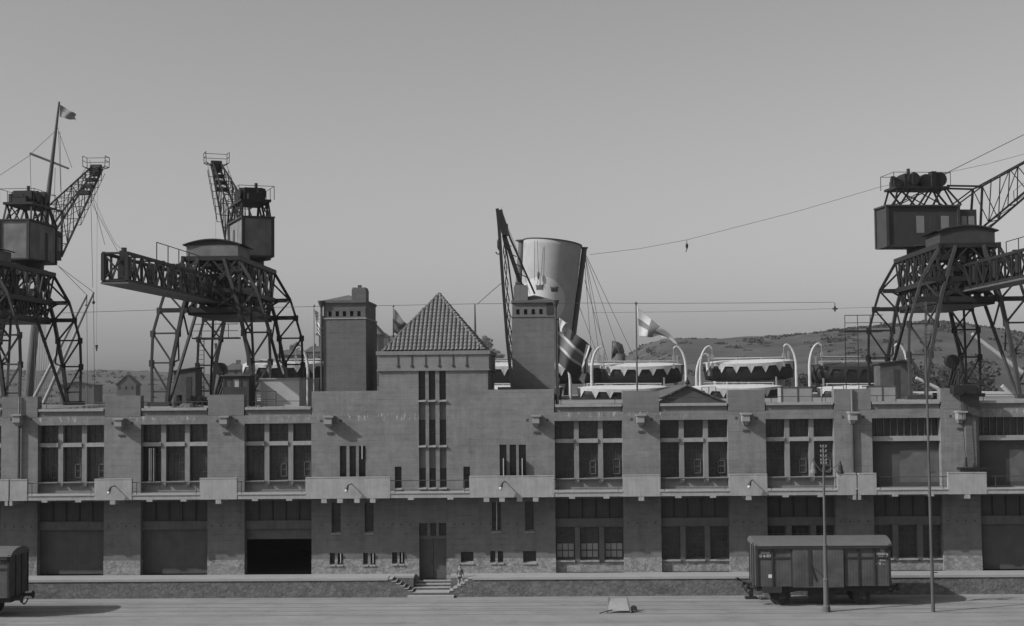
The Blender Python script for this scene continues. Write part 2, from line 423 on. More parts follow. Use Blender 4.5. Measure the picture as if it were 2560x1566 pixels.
for i, (a, b) in enumerate(BAY):
    if i in (0, 1, 2, 3, 4, 5, 6): upper_window(a, b, i-1)
    else:
        fr = MB(); fr.box(a, b, .22, .6, 9.06, 9.36)
        wn = fr.build('window', M['trim'], wh)
        pn = MB(); pn.box(a, b, .66, .72, 9.36, ZT); pn.build('pane', M['glass'], wn)
        mt = MB()
        for k in range(11):
            x = a+(b-a)*k/10; mt.box(x-.03, x+.03, .56, .66, 9.36, ZT)
        mt.build('muntins', mat('mid frame', .10), wn)
        sh = MB(); sh.box(a, b, .55, .7, ZS, 9.06); sh.build('roller_shutter', M['shutter'], wh)
        sh = MB()
        x0 = a+(b-a)*.42; z1 = 8.35
        sh.prism([(x0, .545, 6.5), (b-.02, .545, 6.5), (b-.02, .545, z1), (x0+.9, .545, z1), (x0+.5, .545, z1-.35), (x0, .545, z1-.5)], (0, -.004, 0))
        sh.build('paler_patch', mat('patch tone', .085, var=.25), wh)  # paler polygon on the right part of the shutter
# ---- lower bays
def lower_bay(a, b, kind):
    mb = MB(); mb.box(a, b, .50, .70, 4.45, 5.715)
    p = mb.build('clerestory', M['panel'], wh)
    m2 = MB()
    for k in range(1, 5):
        x = a+(b-a)*k/5; m2.box(x-.035, x+.035, .44, .50, 4.46, 5.7)
    m2.build('glazing_bars', M['inner'], p)
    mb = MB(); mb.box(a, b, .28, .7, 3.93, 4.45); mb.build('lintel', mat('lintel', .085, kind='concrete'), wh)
    if kind == 'door':
        mb = MB(); mb.box(a+.02, b-.02, .52, .66, PT+.01, 3.93); mb.build('loading_door', M['shutd'], wh)
    elif kind == 'open':
        mb = MB(); mb.box(a+.02, b-.02, .52, .66, 3.28, 3.93); mb.build('loading_door', mat('raised door', .085, kind='boards', var=.2), wh)
    else:
        W3 = (b-a-.64)/3; fr = MB(); xs = [a+W3, a+2*W3+.32]
        for x in xs: fr.box(x, x+.32, .2, .62, 1.72, 3.93)
        fr.box(a, b, .52, .63, 1.85, 1.97)
        segs = [(a, xs[0]), (xs[0]+.32, xs[1]), (xs[1]+.32, b)]
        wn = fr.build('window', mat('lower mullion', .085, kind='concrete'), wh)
        s_ = MB()
        for s0, s1 in segs: s_.box(s0, s1, .12, .62, 1.80, 1.90)
        s_.build('sill', M['trim'], wn)
        s_ = MB()
        s_.box(a, b, .24, .74, PT+.001, 1.72)
        for s0, s1 in segs: s_.box(s0, s1, .22, .74, 1.72, 1.80)
        s_.build('sill_wall', M['plinth'], wn)
        pn = MB()
        for s0, s1 in segs: pn.box(s0, s1, .64, .7, 1.90, 3.93)
        pn.build('pane', M['glass'], wn)
        mt = MB()
        for s0, s1 in segs:
            for t in range(4):
                x = s0+.05+(s1-s0-.1)*t/3; mt.box(x-.025, x+.025, .60, .64, 1.95, 3.9)
            for z in (2.0, 2.45, 2.9, 3.4, 3.88): mt.box(s0, s1, .605, .635, z-.025, z+.025)
        mt.build('muntins', M['frame'], wn)
        if kind == 'insetwin':
            for s0, s1 in segs:
                g2 = MB()
                for t in range(3):
                    w_ = (s1-s0-.1)/3
                    for z0 in (2.04, 2.50): g2.box(s0+.08+w_*t, s0+.02+w_*(t+1), .585, .598, z0, z0+.38)
                g2.build('pane_inset', mat('white blind', .24, var=.1), wn)  # pale rectangles over the lower two rows of panes
kinds = ['door', 'door', 'door', 'open', 'insetwin', 'win', 'win', 'win', 'door', 'door']
for (a, b), k in zip(BAY, kinds): lower_bay(a, b, k)
# ---- centre windows
def slot_window(r, y=.42, frm=True, sill=True, m='glass'):
    a, b, c, d = r
    mb = MB(); mb.box(a, b, y, y+.06, c, d); o = mb.build('window', M[m], wh)
    if frm:
        m2 = MB()
        for q in ((a, a+.03, c, d), (b-.03, b, c, d), (a, b, d-.03, d)): m2.box(q[0], q[1], y-.03, y, q[2], q[3])
        m2.box(a, b, y-.025, y, (c+d)/2-.015, (c+d)/2+.015); m2.build('frame', M['frame'], o)
    if sill:
        m2 = MB(); m2.prism([(a-.03, -.12, c-.10), (a-.03, -.12, c-.03), (a-.03, y, c+.07), (a-.03, y, c-.1)], (b-a+.06, 0, 0))
        m2.build('sill', M['trim'], o)
    return o
for r in small_up+trip_l+trip_r+tall+smalls:
    slot_window(r, y=.35, sill=(r in smalls or r in tall or r in small_up), m='glass')
for a, b in sx:
    for z0, z1 in ((6.42, 7.62), (9.02, 10.62), (11.83, 13.70)):
        slot_window((a, b, z0, z1), y=.42, sill=True)
    for z0, z1 in ((7.62, 8.90), (10.62, 11.71)):
        mb = MB(); mb.box(a, b, .30, .55, z0, z1); mb.build('spandrel', mat('spandrel render', .17, kind='concrete'), wh)
# opened casements as pale upright bars
mb = MB()
for r, t, zt in ((trip_l[2], .45, .55), (trip_r[0], .5, 0), (trip_r[2], .42, 0)):
    a, b, c, d = r; x = a+(b-a)*t
    z0, z1 = (c+(d-c)*.58, d) if zt else (c, c+(d-c)*.56)
    mb = MB(); mb.box(x, x+.05, -.30 if not zt else -.1, .33, z0, z1); mb.build('open_casement', M['white'], wh)
for r in (smalls[1], smalls[3], smalls[5]):
    a, b, c, d = r; x = b-.14; mb = MB(); mb.box(x, x+.04, -.12, .33, c+.1, d-.02); mb.build('open_casement', M['white'], wh)
a, b, c, d = tall[2]; mb = MB(); mb.box((a+b)/2-.02, (a+b)/2+.03, .1, .34, c, d)
mb.build('open_casement', M['white'], wh)
# entrance door
a, b, c, d = doorr; xm = (a+b)/2
mb = MB(); mb.box(a, xm-.01, .40, .48, c, 3.25); dl = mb.build('door', M['door'], wh)
mb = MB(); mb.box(xm+.01, b, .40, .48, c, 3.25); dr = mb.build('door', M['door'], wh)
mb = MB(); mb.box(xm-.12, xm-.06, .34, .40, 1.75, 1.95); mb.build('handle', M['pipe'], dl)
mb = MB(); mb.box(a, b, .3, .5, 3.25, 3.45)
for x in (a+.02+(b-a)/3-.08, a+2*(b-a)/3-.08): mb.box(x, x+.18, .18, .45, 3.45, d)
ov = mb.build('overlight', mat('door frame conc', .10, kind='concrete'), wh)
mb = MB(); mb.box(a, b, .46, .5, 3.45, d); mb.build('pane', M['glass'], ov)
# ---- balcony
bal = MB(); YB = -2.0
blocks = [(-60, at(67.7, 1220, YB).x)] + [(at(p, 1220, YB).x, at(q, 1220, YB).x) for p, q in ((235.7,329.3),(499.2,592.1),(763.8,975.2),(1173.2,1385),(1557.4,1650.8),(1823.9,1918.6),(2093.8,2191.5),(2370.5,2467.3))] + [(37.1, 40)]
bal.box(X0, X1, YB+.1, 0, 5.98, 6.22)
bo = bal.build('balcony', M['trim'], wh)
for i, (p, q) in enumerate(blocks):
    m_ = MB()
    cuts = [(p, q)]
    if i == 0: g0, g1 = at(21.4, 1220, YB).x, at(24.6, 1220, YB).x; cuts = [(p, g0), (g1, q)]
    if i == 7: g0, g1 = at(2140.5, 1220, YB).x, at(2145.9, 1220, YB).x; cuts = [(p, g0), (g1, q)]
    for s0, s1 in cuts: m_.box(s0, s1, YB, YB+.22, 5.95, 7.20); m_.box(s0, s1, YB-.02, YB+.25, 7.20, 7.25)
    m_.build('balcony_parapet', M['conc'], bo)
def beam3(x0, x1, z0):
    k_ = MB(); k_.box(x0, x1, YB+.015, -.06, z0, 5.978); k_.build('balcony_beam', M['conc'], bo)
for (p, q), (r, s) in zip(blocks[:-1], blocks[1:]):
    a, b = q, r; m_ = MB(); m2 = MB()
    m_.box(a, b, YB+.03, YB+.10, 5.96, 6.22); m_.box(a, b, YB-.02, YB+.12, 6.22, 6.27)
    m2.tube((a, YB+.15, 7.0), (b, YB+.15, 7.0), .024, n=6)
    m2.tube((a, YB+.15, 6.45), (b, YB+.15, 6.45), .014, n=6)
    for t in (.06, .94): m2.tube((a+(b-a)*t, YB+.15, 6.27), (a+(b-a)*t, YB+.15, 7.0), .018, n=6)
    for t in (.26, .76): xx = a+(b-a)*t; beam3(xx-.18, xx+.18, 5.84)
    m_.build('balcony_fascia', M['conc'], bo); m2.build('balcony_rail', M['pipe'], bo)
cons = [at(p, 1240, YB).x for p in (281, 545.5, 809.5, 849.5, 892, 931.5, 1216, 1255, 1299, 1339, 1603.5, 1872, 2419)]
for x in cons: beam3(x-.165, x+.165, 5.69)
for x in [at(p, 1240, YB).x for p in (15.5, 27, 2137, 2149)]: beam3(x-.09, x+.09, 5.66)
for px, py in ((272, 1231), (866, 1226), (1252, 1220), (1873, 1216)):
    c = at(px, py, YB-.45); m_ = MB()
    m_.tube((c.x+.25, YB, c.z+.35), (c.x+.1, YB-.4, c.z+.3), .03); m_.tube((c.x+.1, YB-.4, c.z+.32), (c.x, YB-.45, c.z+.05), .06, .12)
    o = m_.build('balcony_lamp', M['pipe'], wh)
    m_ = MB(); m_.lathe((c.x, YB-.45, c.z-.04), [(.02, -.1), (.09, -.06), (.11, 0), (.08, .07), (.03, .1)]); m_.build('bulb', M['lampg'], o, smooth=True)
# ---- bracket boxes on the piers
for k, (px, py, pipe) in enumerate(((45,1048,1),(299,1058,0),(562,1052,0),(823,1052,0),(1341,1050,0),(1603,1048,0),(1866,1045,0),(2134,1042,1),(2404,1040,0))):
    c = at(px-2, py+1, -.4); x = c.x; z = c.z; w_ = .23; y = -.64
    m_ = MB(); m_.box(x-w_, x+w_, y, 0, z-.18, z+.22)
    m_.box(x-w_-.06, x+w_+.12, y-.08, 0, z+.22, z+.32)
    m_.add([(x-w_, y, z-.18), (x+w_, y, z-.18), (x+w_, 0, z-.18), (x-w_, 0, z-.18), (x-.1, -.3, z-.42), (x+.1, -.3, z-.42), (x+.1, 0, z-.42), (x-.1, 0, z-.42)],
           [(0,4,5,1),(1,5,6,2),(3,7,4,0),(4,7,6,5)])
    o = m_.build('lamp_bracket', mat('bracket sheet', .21, var=.1), wh)
    m_ = MB()
    for dx in (-.52, .72): m_.box(x+dx-.07, x+dx+.07, -.012, .05, z-.08, z+.08)  # dark plates paint the shade inside square wall holes
    if not pipe: m_.box(x-.14, x+.22, -.06, .05, z-.82, z-.70)
    m_.build('dark_wall_plates', mat('plate', .05), o)
    if pipe:
        m_ = MB(); m_.tube((x+.02, -.14, z-.42), (x+.02, -.14, 7.2), .085); m_.build('downpipe', M['pipe'], wh)
        m_ = MB(); m_.tube((x+.02, -.12, z+.32), (x+.02, -.12, 12.3), .06); m_.build('downpipe', M['parapet'], wh)
# ---- weathering holes row under the balcony
m_ = MB()
for a, b in edges:
    for k in range(4):
        x = a+.3+k*.55
        if x < b-.1: m_.box(x-.06, x+.06, -.006, .02, 4.12, 4.24)
for x in [CX0+.6+k*.55 for k in range(26)]:
    if not any(q[0]-.1 < x < q[1]+.1 for q in tall+[doorr]): m_.box(x-.06, x+.06, -.006, .02, 4.12, 4.24)
m_.build('tie_plates', mat('tie plate', .07), wh)
# ---- centre tower head and roof
m_ = MB(); YD = 9.4
m_.box(TX0-.07, TX1+.07, -.07, YD, 13.72, 14.72)
m_.box(TX0, TX1, .61, YD-.1, DECK, 13.72)
m_.build('gable_tower', mat('gable band', .155, kind='tower'), wh)
m_ = MB(); m_.box(TX0-.12, TX1+.12, -.12, YD+.05, 13.66, 13.76); m_.box(TX0-.16, TX1+.16, -.16, YD+.1, 14.66, 14.90)
m_.build('cornice', mat('cornice conc', .16, kind='concrete'), wh)
for px in (995, 1029.5, 1064, 1098, 1132.5, 1166.5):
    m_ = MB(); x = at(px, 900, 0).x; m_.box(x-.025, x+.025, -.11, -.07, 13.95, 14.66); m_.lathe((x, -.09, 13.97), [(.01, -.04), (.10, -.02), (.10, .02), (.01, .04)], 10, axis='y')
    m_.build('anchor_iron', M['pipe'], wh)
ap = at(1097, 737, 4.6); ZB = 14.88
bx0, bx1 = at(957, 878, .1).x, at(1211, 878, .1).x
corners = [Vector((bx0, .05, ZB)), Vector((bx1, .05, ZB)), Vector((bx1, YD-.2, ZB)), Vector((bx0, YD-.2, ZB))]
ap = Vector(((bx0+bx1)/2, (YD-.15)/2, ap.z))
def tileface(m_, A, B, C, pitch=.262, course=.36):
    L_ = (B-A).length; mid = (A+B)/2; H = (C-mid).length
    nrm = (B-A).cross(C-A).normalized()
    ntile = round(L_/pitch); sub = 6; nu = ntile*sub; nc = round(H/course)
    ts = []
    for k in range(nc): ts += [k/nc, (k+.97)/nc]
    ts.append(1.0)
    n0 = len(m_.v); pts = []
    for j, t in enumerate(ts):
        for i in range(nu+1):
            s_ = i/nu; s_ = min(max(s_, t/2), 1-t/2)
            ph = (s_*ntile) % 1
            h = .11*abs(math.sin(math.pi*ph))**.7
            fr = (t*nc) % 1; h += .045*(1-fr)
            base = A+(B-A)*s_; base = base-(mid-mid)
            # position: horizontal slide at level t
            p = A.lerp(B, s_) + (C-mid)*t
            pts.append(p+nrm*h)
    fs = []
    for j in range(len(ts)-1):
        for i in range(nu):
            a = j*(nu+1)+i; fs.append((a, a+1, a+nu+2, a+nu+1))
    m_.add(pts, fs)
m_ = MB()
for k in range(4): tileface(m_, corners[k], corners[(k+1) % 4], ap)
rf = m_.build('tiled_roof', M['tile'], wh)
bm = bmesh.new(); bm.from_mesh(rf.data); bmesh.ops.dissolve_degenerate(bm, dist=1e-4, edges=bm.edges); bm.to_mesh(rf.data); bm.free()
m_ = MB()
for k in range(4):
    n_ = 22
    for j in range(n_):
        a = corners[k].lerp(ap, j/n_); b = corners[k].lerp(ap, (j+1.05)/n_); m_.tube(a+Vector((0,0,.04)), b+Vector((0,0,.0)), .12, .095, 8)
m_.lathe(ap+Vector((0,0,-.05)), [(.2, 0), (.17, .12), (.05, .2)], 10)
m_.build('ridge_tiles', M['tile'], rf)
# ---- two towers
def tower(x0, x1, chx0, chx1, mir, m):
    Y0 = 3.9; Y1 = 9.3; z0 = 11.0
    zt = at(860 if not mir else 1330, 752, Y0).z; zb = at(860 if not mir else 1330, 796 if not mir else 791, Y0).z
    mb = MB(); mb.box(x0, x1, Y0, Y1+.35, z0, zb)
    t = mb.build('corner_tower', m, wh)
    wx = [x0+.45+k*(x1-x0-.9)/4 for k in range(5)]
    if mir: wx = [x0+.40+k*(x1-x0-.75)/4 for k in range(5)]
    zz = zb+.12
    mb = MB(); mb.holes(x0+.03, x1-.03, zb, zt, [(x-.11, x+.11, zz, zz+.34) for x in wx], Y0+.03, .5)
    mb.box(x0+.03, x1-.03, Y0+.532, Y1, zb, zt); mb.build('tower_head', m, t)
    mb = MB()
    for x in wx: mb.box(x-.11, x+.11, Y0+.3, Y0+.34, zz, zz+.34)
    mb.build('slot_infill', mat('slot infill', .06), t)
    mb = MB(); mb.box(x0-.04, x1+.04, Y0-.05, Y1+.36, zb-.05, zb+.03); mb.build('string_course', M['trim'] if not mir else m, t)
    mb = MB(); xm_ = chx0 if not mir else chx1
    r0, r1 = (x0-.1, x1+.03) if not mir else (x0-.03, x1+.15)
    mb.add([(r0,Y0-.1,zt),(r1,Y0-.1,zt),(r1,Y1+.1,zt),(r0,Y1+.1,zt),((r0+r1)/2,Y0+2.2,zt+.5),((r0+r1)/2,Y1-1.8,zt+.5)],
           [(0,1,4),(1,2,5,4),(2,3,5),(3,0,4,5),(0,3,2,1)]); mb.box(r0, r1, Y0-.12, Y1+.1, zt-.14, zt+.02)
    mb.build('tower_roof', mat('lead roof', .085), t)
    zc = at(890 if not mir else 1302, 719 if not mir else 713, Y0).z
    mb = MB(); mb.box(chx0, chx1, Y0+.028, Y0+1.5, zt-.5, zc-.12); mb.box(chx0+.04, chx1-.04, Y0+.06, Y0+1.45, zc-.12, zc)
    ch = mb.build('chimney', m, t)
    mb = MB()
    cxm = (chx0+chx1)/2
    if mir: mb.box(chx0+.1, chx0+.45, Y0+.3, Y0+.8, zc, zc+.2); mb.box(cxm+.05, cxm+.2, Y0+.3, Y0+.6, zc, zc+.1)
    else: mb.box(cxm-.1, cxm+.12, Y0+.3, Y0+.6, zc, zc+.17)
    mb.build('chimney_pot', M['pipe'], ch)
    xp = x0-.1 if not mir else x1+.1
    mb = MB(); mb.tube((xp, Y0-.05, DECK), (xp, Y0-.05, zt-.2), .075); mb.lathe((xp, Y0-.05, zt-.45), [(.08, 0), (.2, .3), (.24, .45)], 10)
    mb.build('downpipe', M['pipe'], t)
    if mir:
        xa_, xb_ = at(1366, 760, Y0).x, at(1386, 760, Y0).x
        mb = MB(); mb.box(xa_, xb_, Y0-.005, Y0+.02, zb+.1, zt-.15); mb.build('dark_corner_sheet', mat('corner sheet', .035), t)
Y0 = 3.9
tower(at(808, 900, Y0).x, at(915, 900, Y0).x, at(879, 730, Y0).x, at(914.5, 730, Y0).x, False, M['tower'])
tower(at(1280.5, 900, Y0).x, at(1386.5, 900, Y0).x, at(1284, 720, Y0).x, at(1319, 720, Y0).x, True, M['tower2'])
# ---- hoist on the right pier
x = at(2425, 1000, -.5).x
m_ = MB(); m_.box(x-.28, x+.35, -.42, -.02, 7.4, 10.6); h_ = m_.build('hoist_casing', M['tower'], wh)
m_ = MB(); m_.box(x-.45, x+.55, -.55, -.02, 10.6, 12.5); m_.build('casing_head', mat('shaded casing head', .045, var=.3), h_)  # dark colour paints the shadow over the upper casing
m_ = MB(); p = at(2402, 975, -.7); m_.box(p.x-.5, p.x+.9, -1.0, -.1, p.z-.25, p.z+.28); m_.tube((p.x-.1, -1.1, p.z-.1), (p.x-.1, -.3, p.z-.1), .22); m_.tube((p.x-.1, -.7, p.z+.2), (p.x-.1, -.7, p.z+1.2), .05)
m_.build('hoist_winch', M['iron'], h_)
m_ = MB(); m_.tube((p.x+.02, -.7, p.z-.3), (p.x+.2, -.7, 7.6), .018, n=6); m_.tube((p.x+.2, -.7, 8.1), (p.x+.2, -.7, 7.5), .05, .10)
m_.box(p.x-.2, p.x+1.7, -.9, -.1, 7.3, 7.45); m_.build('hoist_rope', M['iron'], h_)
m_ = MB(); x = at(1395, 1100, -.05).x

# ================================================================ ROOF CLUTTER
def deckthing(name, label, cat, px0, py0, px1, py1, Y, dy, m, zb=DECK):
    a = at(px0, py0, Y); b = at(px1, py1, Y)
    mb = MB(); mb.box(a.x, b.x, Y, Y+dy, zb, a.z); return a, b, mb
# white stair house
a = at(652, 946, 14); b = at(748, 946, 14)
t = thing('stair_house', ((a.x+b.x)/2, 15, DECK), 'white rendered flat-roofed hut on the roof left of the left tower, striped by crane shadows', 'hut')
mb = MB(); mb.box(a.x, b.x, 14, 17, DECK, a.z-.08); mb.build('wall', M['hutw'], t)
mb = MB(); mb.box(a.x-.1, b.x+.1, 13.9, 17.1, a.z-.08, a.z); mb.build('roof', M['trim'], t)
# plain grey box beside it
a = at(770, 946, 6); b = at(797, 946, 6)
mb = MB(); mb.box(a.x, b.x, 6, 8, DECK, a.z-.06); mb.box(a.x-.05, b.x+.05, 5.95, 8.05, a.z-.06, a.z)
tag(mb.build('vent_box', M['tower']), 'grey upright vent box on the roof against the left tower', 'vent')
# glazed cabin
a = at(557, 941, 13); b = at(622, 941, 13); c = at(590, 975, 13)
t = thing('signal_cabin', ((a.x+b.x)/2, 14, DECK), 'small dark cabin with three windows on the roof under the middle crane', 'cabin')
z1 = a.z; xs = [a.x, b.x]
wn = [(a.x+.15+k*(b.x-a.x-.1)/3, a.x+.05+(k+1)*(b.x-a.x-.1)/3-.08, z1-.78, z1-.22) for k in range(3)]
mb = MB(); mb.holes(a.x, b.x, DECK, z1, wn, 13, .12); mb.box(a.x, a.x+.1, 13.121, 15, DECK, z1); mb.box(b.x-.1, b.x, 13.121, 15, DECK, z1); mb.box(a.x, b.x, 15, 15.1, DECK, z1)
mb.build('body', M['cabd'], t)
mb = MB(); mb.box(a.x-.15, b.x+.15, 12.85, 15.25, z1, z1+.09); mb.build('roof', M['hutd'], t)
for k, q in enumerate(wn):
    mb = MB(); mb.box(q[0], q[1], 13.05, 13.08, q[2], q[3]); mb.build('window', M['glassl'] if k != 1 else M['hutw'], t)
# pitched skylight
a = at(1648, 1000, 4); b = at(1862, 1000, 4); pk = at(1718, 962, 4)
t = thing('gabled_skylight', ((a.x+b.x)/2, 7, DECK), 'low dark gabled roof light with a finial standing on the warehouse roof', 'skylight')
mb = MB(); zb = DECK
xr = at(1780, 1000, 4).x
mb.prism([(a.x-.4, 4, zb), (xr+1.2, 4, zb), (xr+.3, 4, zb+.45), (pk.x, 4, pk.z-.1), (a.x+.9, 4, zb+.75)], (0, .15, 0)); mb.build('gable', M['hutd'], t)
mb = MB(); mb.add([(pk.x, 3.8, pk.z), (pk.x-.5, 9.5, pk.z-.02), (a.x-1.4, 9.5, zb+.55), (a.x-.2, 3.8, zb+.35)], [(0,1,2,3)])
mb.add([(pk.x, 3.8, pk.z), (pk.x-.5, 9.5, pk.z-.02), (xr+.6, 9.5, zb+.2), (xr+1.1, 3.8, zb+.1)], [(3,2,1,0)])
o = mb.build('roof', mat('skylight slate', .075), t); md = o.modifiers.new('s', 'SOLIDIFY'); md.thickness = .07
mb = MB(); mb.lathe((pk.x, 3.9, pk.z), [(.12, 0), (.18, .12), (.05, .35), (.02, .5)], 10); mb.build('finial', M['iron'], t)
# pale tanks / boxes near edge
for px0, px1, py, lab in ((1952, 2031, 968, 'pale two-section water tank on the roof in front of the lifeboats'), (2166, 2240, 965, 'pale low box on the roof edge beside the right crane hut')):
    a = at(px0, py, 5); b = at(px1, py, 5); t = thing('roof_tank', ((a.x+b.x)/2, 5.6, DECK), lab, 'tank')
    mb = MB(); mb.box(a.x, b.x, 5, 6.4, DECK, a.z); mb.build('tank', mat('tank sheet', .21, var=.15), t)
    mb = MB(); xm_ = (a.x+b.x)/2+.05
    for x in (a.x+.03, xm_, b.x-.03): mb.box(x-.03, x+.03, 4.96, 5.0, DECK, a.z)
    mb.box(a.x-.02, b.x+.02, 4.96, 6.44, a.z-.05, a.z+.01); mb.build('tank_ribs', M['hutd'], t)
for px, py, r_, lab in ((210, 1000, .35, 'coiled heap of tarpaulin on the roof behind the left parapet'), (465, 1003, .5, 'dark tarpaulin heap on the roof beneath the middle crane'), (620, 1003, .38, 'low flat pile of dark rope on the roof edge beside the railing'), (2085, 1000, .22, 'small pale sack and bracket lying on the roof edge')):
    c = at(px, py, 3.0); mb = MB()
    for k in range(7):
        dx = (k-3)*.28+random.uniform(-.1, .1); rr_ = r_*random.uniform(.5, 1)*(1-abs(k-3)*.13)
        mb.lathe((c.x+dx, 3+random.uniform(-.3, .3), DECK), [(rr_*1.1, 0), (rr_*1.05, rr_*.4), (rr_*.6, rr_*.85), (.02, rr_)], 9)
    tag(mb.build('tarpaulin_heap', M['hutd'] if px != 2085 else M['trim']), lab, 'heap')
# roof railings behind the parapet
for px0, px1, Y, lab in ((640, 690, 8, 'short roof guard rail in front of the white hut'), (1755, 1790, 9, 'small ladder rail behind the gabled roof light'), (2055, 2110, 8, 'low guard rail on the roof behind the lamp post pier')):
    a = at(px0, 1000, Y).x; b = at(px1, 1000, Y).x; mb = MB(); n_ = 3
    for k in range(n_): x = a+(b-a)*k/(n_-1); mb.tube((x, Y, DECK), (x, Y, DECK+1.1), .03, n=6)
    for z in (.55, 1.1): mb.tube((a, Y, DECK+z), (b, Y, DECK+z), .025, n=6)
    tag(mb.build('guard_rail', M['pipe']), lab, 'railing')

# ================================================================ CRANES
OUT = [(2.05, 9.94), (3.50, 7.45), (3.97, 5.95), (4.46, 4.2), (4.55, 1.95), (4.5, -.25), (4.5, -1.35)]
INN = [(1.0, 9.9), (1.75, 7.45), (2.18, 5.95), (2.52, 4.2), (2.98, 1.95), (3.28, -.25), (3.4, -1.35)]
def crane(Xc, label, dirdeg, sc=1.0, Yn=19.5, hut=True):
    root = thing('harbour_crane', (Xc, Yn, DECK), label, 'crane', 'portal cranes on the quay')
    Z = 1.35
    def loc(p): return Vector((p[0]*sc, p[1], (p[2]+Z)*sc if False else p[2]*sc+Z))
    D2 = 14.0
    # four legs
    for yi, y in enumerate((0.0, D2)):
        dy = 4.2 if yi == 0 else -4.2
        for s in (-1, 1):
            m_ = MB(); m_.T = loc
            o = [(s*x, y, z) for x, z in OUT]; i = [(s*x, y, z) for x, z in INN]
            m_.chain(o, .17, .22); m_.chain(i, .24, .40)
            for k in range(1, 6): m_.beam(o[k], i[k], .13)
            for k in range(1, 5):
                m_.beam(o[k], i[k+1], .13)
            # gussets
            for k in (2, 3, 4):
                m_.box(o[k][0]-.2, o[k][0]+.2, y-.05, y+.05, o[k][2]-.28, o[k][2]+.22)
                m_.box(i[k][0]-.22, i[k][0]+.22, y-.05, y+.05, i[k][2]-.28, i[k][2]+.22)
            # inward raking strut along the depth
            t0 = (s*2.18, y+dy, 5.95); t1 = (s*3.35, y+dy*.08, -1.3)
            m_.beam(t0, t1, .18, .2); m_.beam((s*2.9, y+dy*.4, 2.2), i[3], .12); m_.beam((s*2.5, y+dy*.7, 4.2), i[2], .12)
            m_.beam((s*2.9, y+dy*.4, 2.2), i[4], .1)
            m_.box(s*3.2-.35*s, s*4.75, y-.5, y+.5, -1.35, -1.0) if False else None
            m_.box(min(s*3.1, s*4.8), max(s*3.1, s*4.8), y-.35, y+.35, -1.34, -1.02)
            m_.build('portal_leg', M['iron'] if yi else mat('crane iron near', .038, var=.35, scale=1), root, local=True)
    # head truss
    m_ = MB(); m_.T = loc
    for y in (0, D2):
        for z in (5.95, 7.45, 9.9): m_.beam((-2.2-(9.9-z)*.42, y, z), (2.2+(9.9-z)*.42, y, z), .22, .34)
        for s in (-1, 1):
            m_.beam((s*2.1, y, 9.9), (0, y, 7.45), .16); m_.beam((s*2.6, y, 7.45), (0, y, 5.95), .16); m_.beam((0, y, 9.9), (s*2.2, y, 7.45), .14)
            m_.beam((s*3.4, y, 7.5), (s*1.0, y, 9.9), .14)
    for s in (-1, 1):
        for xx, z0, z1 in ((2.15, 7.45, 9.9), (1.9, 5.95, 7.45)):
            for z in (z0, z1): m_.beam((s*xx, -.2, z), (s*xx, D2+.2, z), .22, .36)
            n_ = 11
            for k in range(n_):
                ya = D2*k/n_; yb = D2*(k+1)/n_
                m_.beam((s*xx, ya, z0), (s*xx, yb, z1), .13); m_.beam((s*xx, yb, z0), (s*xx, ya, z1), .13) if k % 2 else m_.beam((s*xx, ya, z0), (s*xx, ya, z1), .14)
    for k in range(6):
        y = D2*k/5; m_.beam((-2.1, y, 9.9), (2.1, y, 9.9), .2, .3); m_.beam((-1.9, y, 5.95), (1.9, y, 5.95), .2, .4)
        m_.beam((-2.1, y, 9.9), (1.9, y, 5.95), .12); m_.beam((2.1, y, 9.9), (-1.9, y, 5.95), .12)
    m_.box(-1.9, 1.9, .5, D2, 5.6, 5.75)
    for k in range(26):
        x = random.uniform(-1.8, 1.6); y = random.uniform(.5, D2); z = random.uniform(5.9, 9.2)
        m_.box(x, x+random.uniform(.15, .6), y, y+.4, z, z+random.uniform(.3, 1.1))
    m_.build('portal_head', M['iron'], root, local=True)
    # bridge girder reaching landward over the building
    m_ = MB(); m_.T = loc; gz0, gz1 = 6.72, 8.42; y0, y1 = -20.7, 15.0; hw = .74; gx = -1.0 if dirdeg < 60 else 1.0
    m_.T = lambda p: loc((p[0]+gx*max(0, (12-p[1])/32.7), p[1], p[2])); gT = m_.T
    n_ = 24
    for s in (-1, 1):
        for z in (gz0, gz1): m_.beam((s*hw, y0, z), (s*hw, y1, z), .15, .2)
        for k in range(n_+1):
            y = y0+(y1-y0)*k/n_; m_.beam((s*hw, y, gz0), (s*hw, y, gz1), .13 if k else .2)
            if k < n_:
                yb = y0+(y1-y0)*(k+1)/n_
                if k % 2: m_.beam((s*hw, y, gz0), (s*hw, yb, gz1), .11)
                else: m_.beam((s*hw, y, gz1), (s*hw, yb, gz0), .11)
                if k % 3 == 0: m_.box(s*hw-.1, s*hw+.1, y+.2, y+.7, gz0+.3, gz1-.25)
    for k in range(n_+1):
        y = y0+(y1-y0)*k/n_; m_.beam((-hw, y, gz0), (hw, y, gz0), .12)
        if k % 2 == 0: m_.beam((-hw, y, gz1), (hw, y, gz1), .12)
    m_.beam((-hw, y0, gz0), (hw, y0, gz1), .09); m_.beam((hw, y0, gz0), (-hw, y0, gz1), .09)
    m_.box(-.5, .5, y0+.3, y1, gz0+.05, gz0+.14)
    m_.build('bridge_girder', M['iron'], root, local=True)
    m_ = MB(); m_.T = gT; m_.box(-hw-.12, hw+.12, y0-.05, y1, gz0-.22, gz0-.1)
    m_.build('girder_flange', M['ironl'], root, local=True)
    m_ = MB(); m_.T = gT      # railing + cable guides on the girder
    ra, rb = y0+6.0, y0+16
    for k in range(5): y = ra+(rb-ra)*k/4; m_.tube((.75, y, gz1), (.75, y, gz1+1.25), .035, n=6)
    m_.tube((.75, ra, gz1+1.25), (.75, rb, gz1+1.25), .03, n=6)
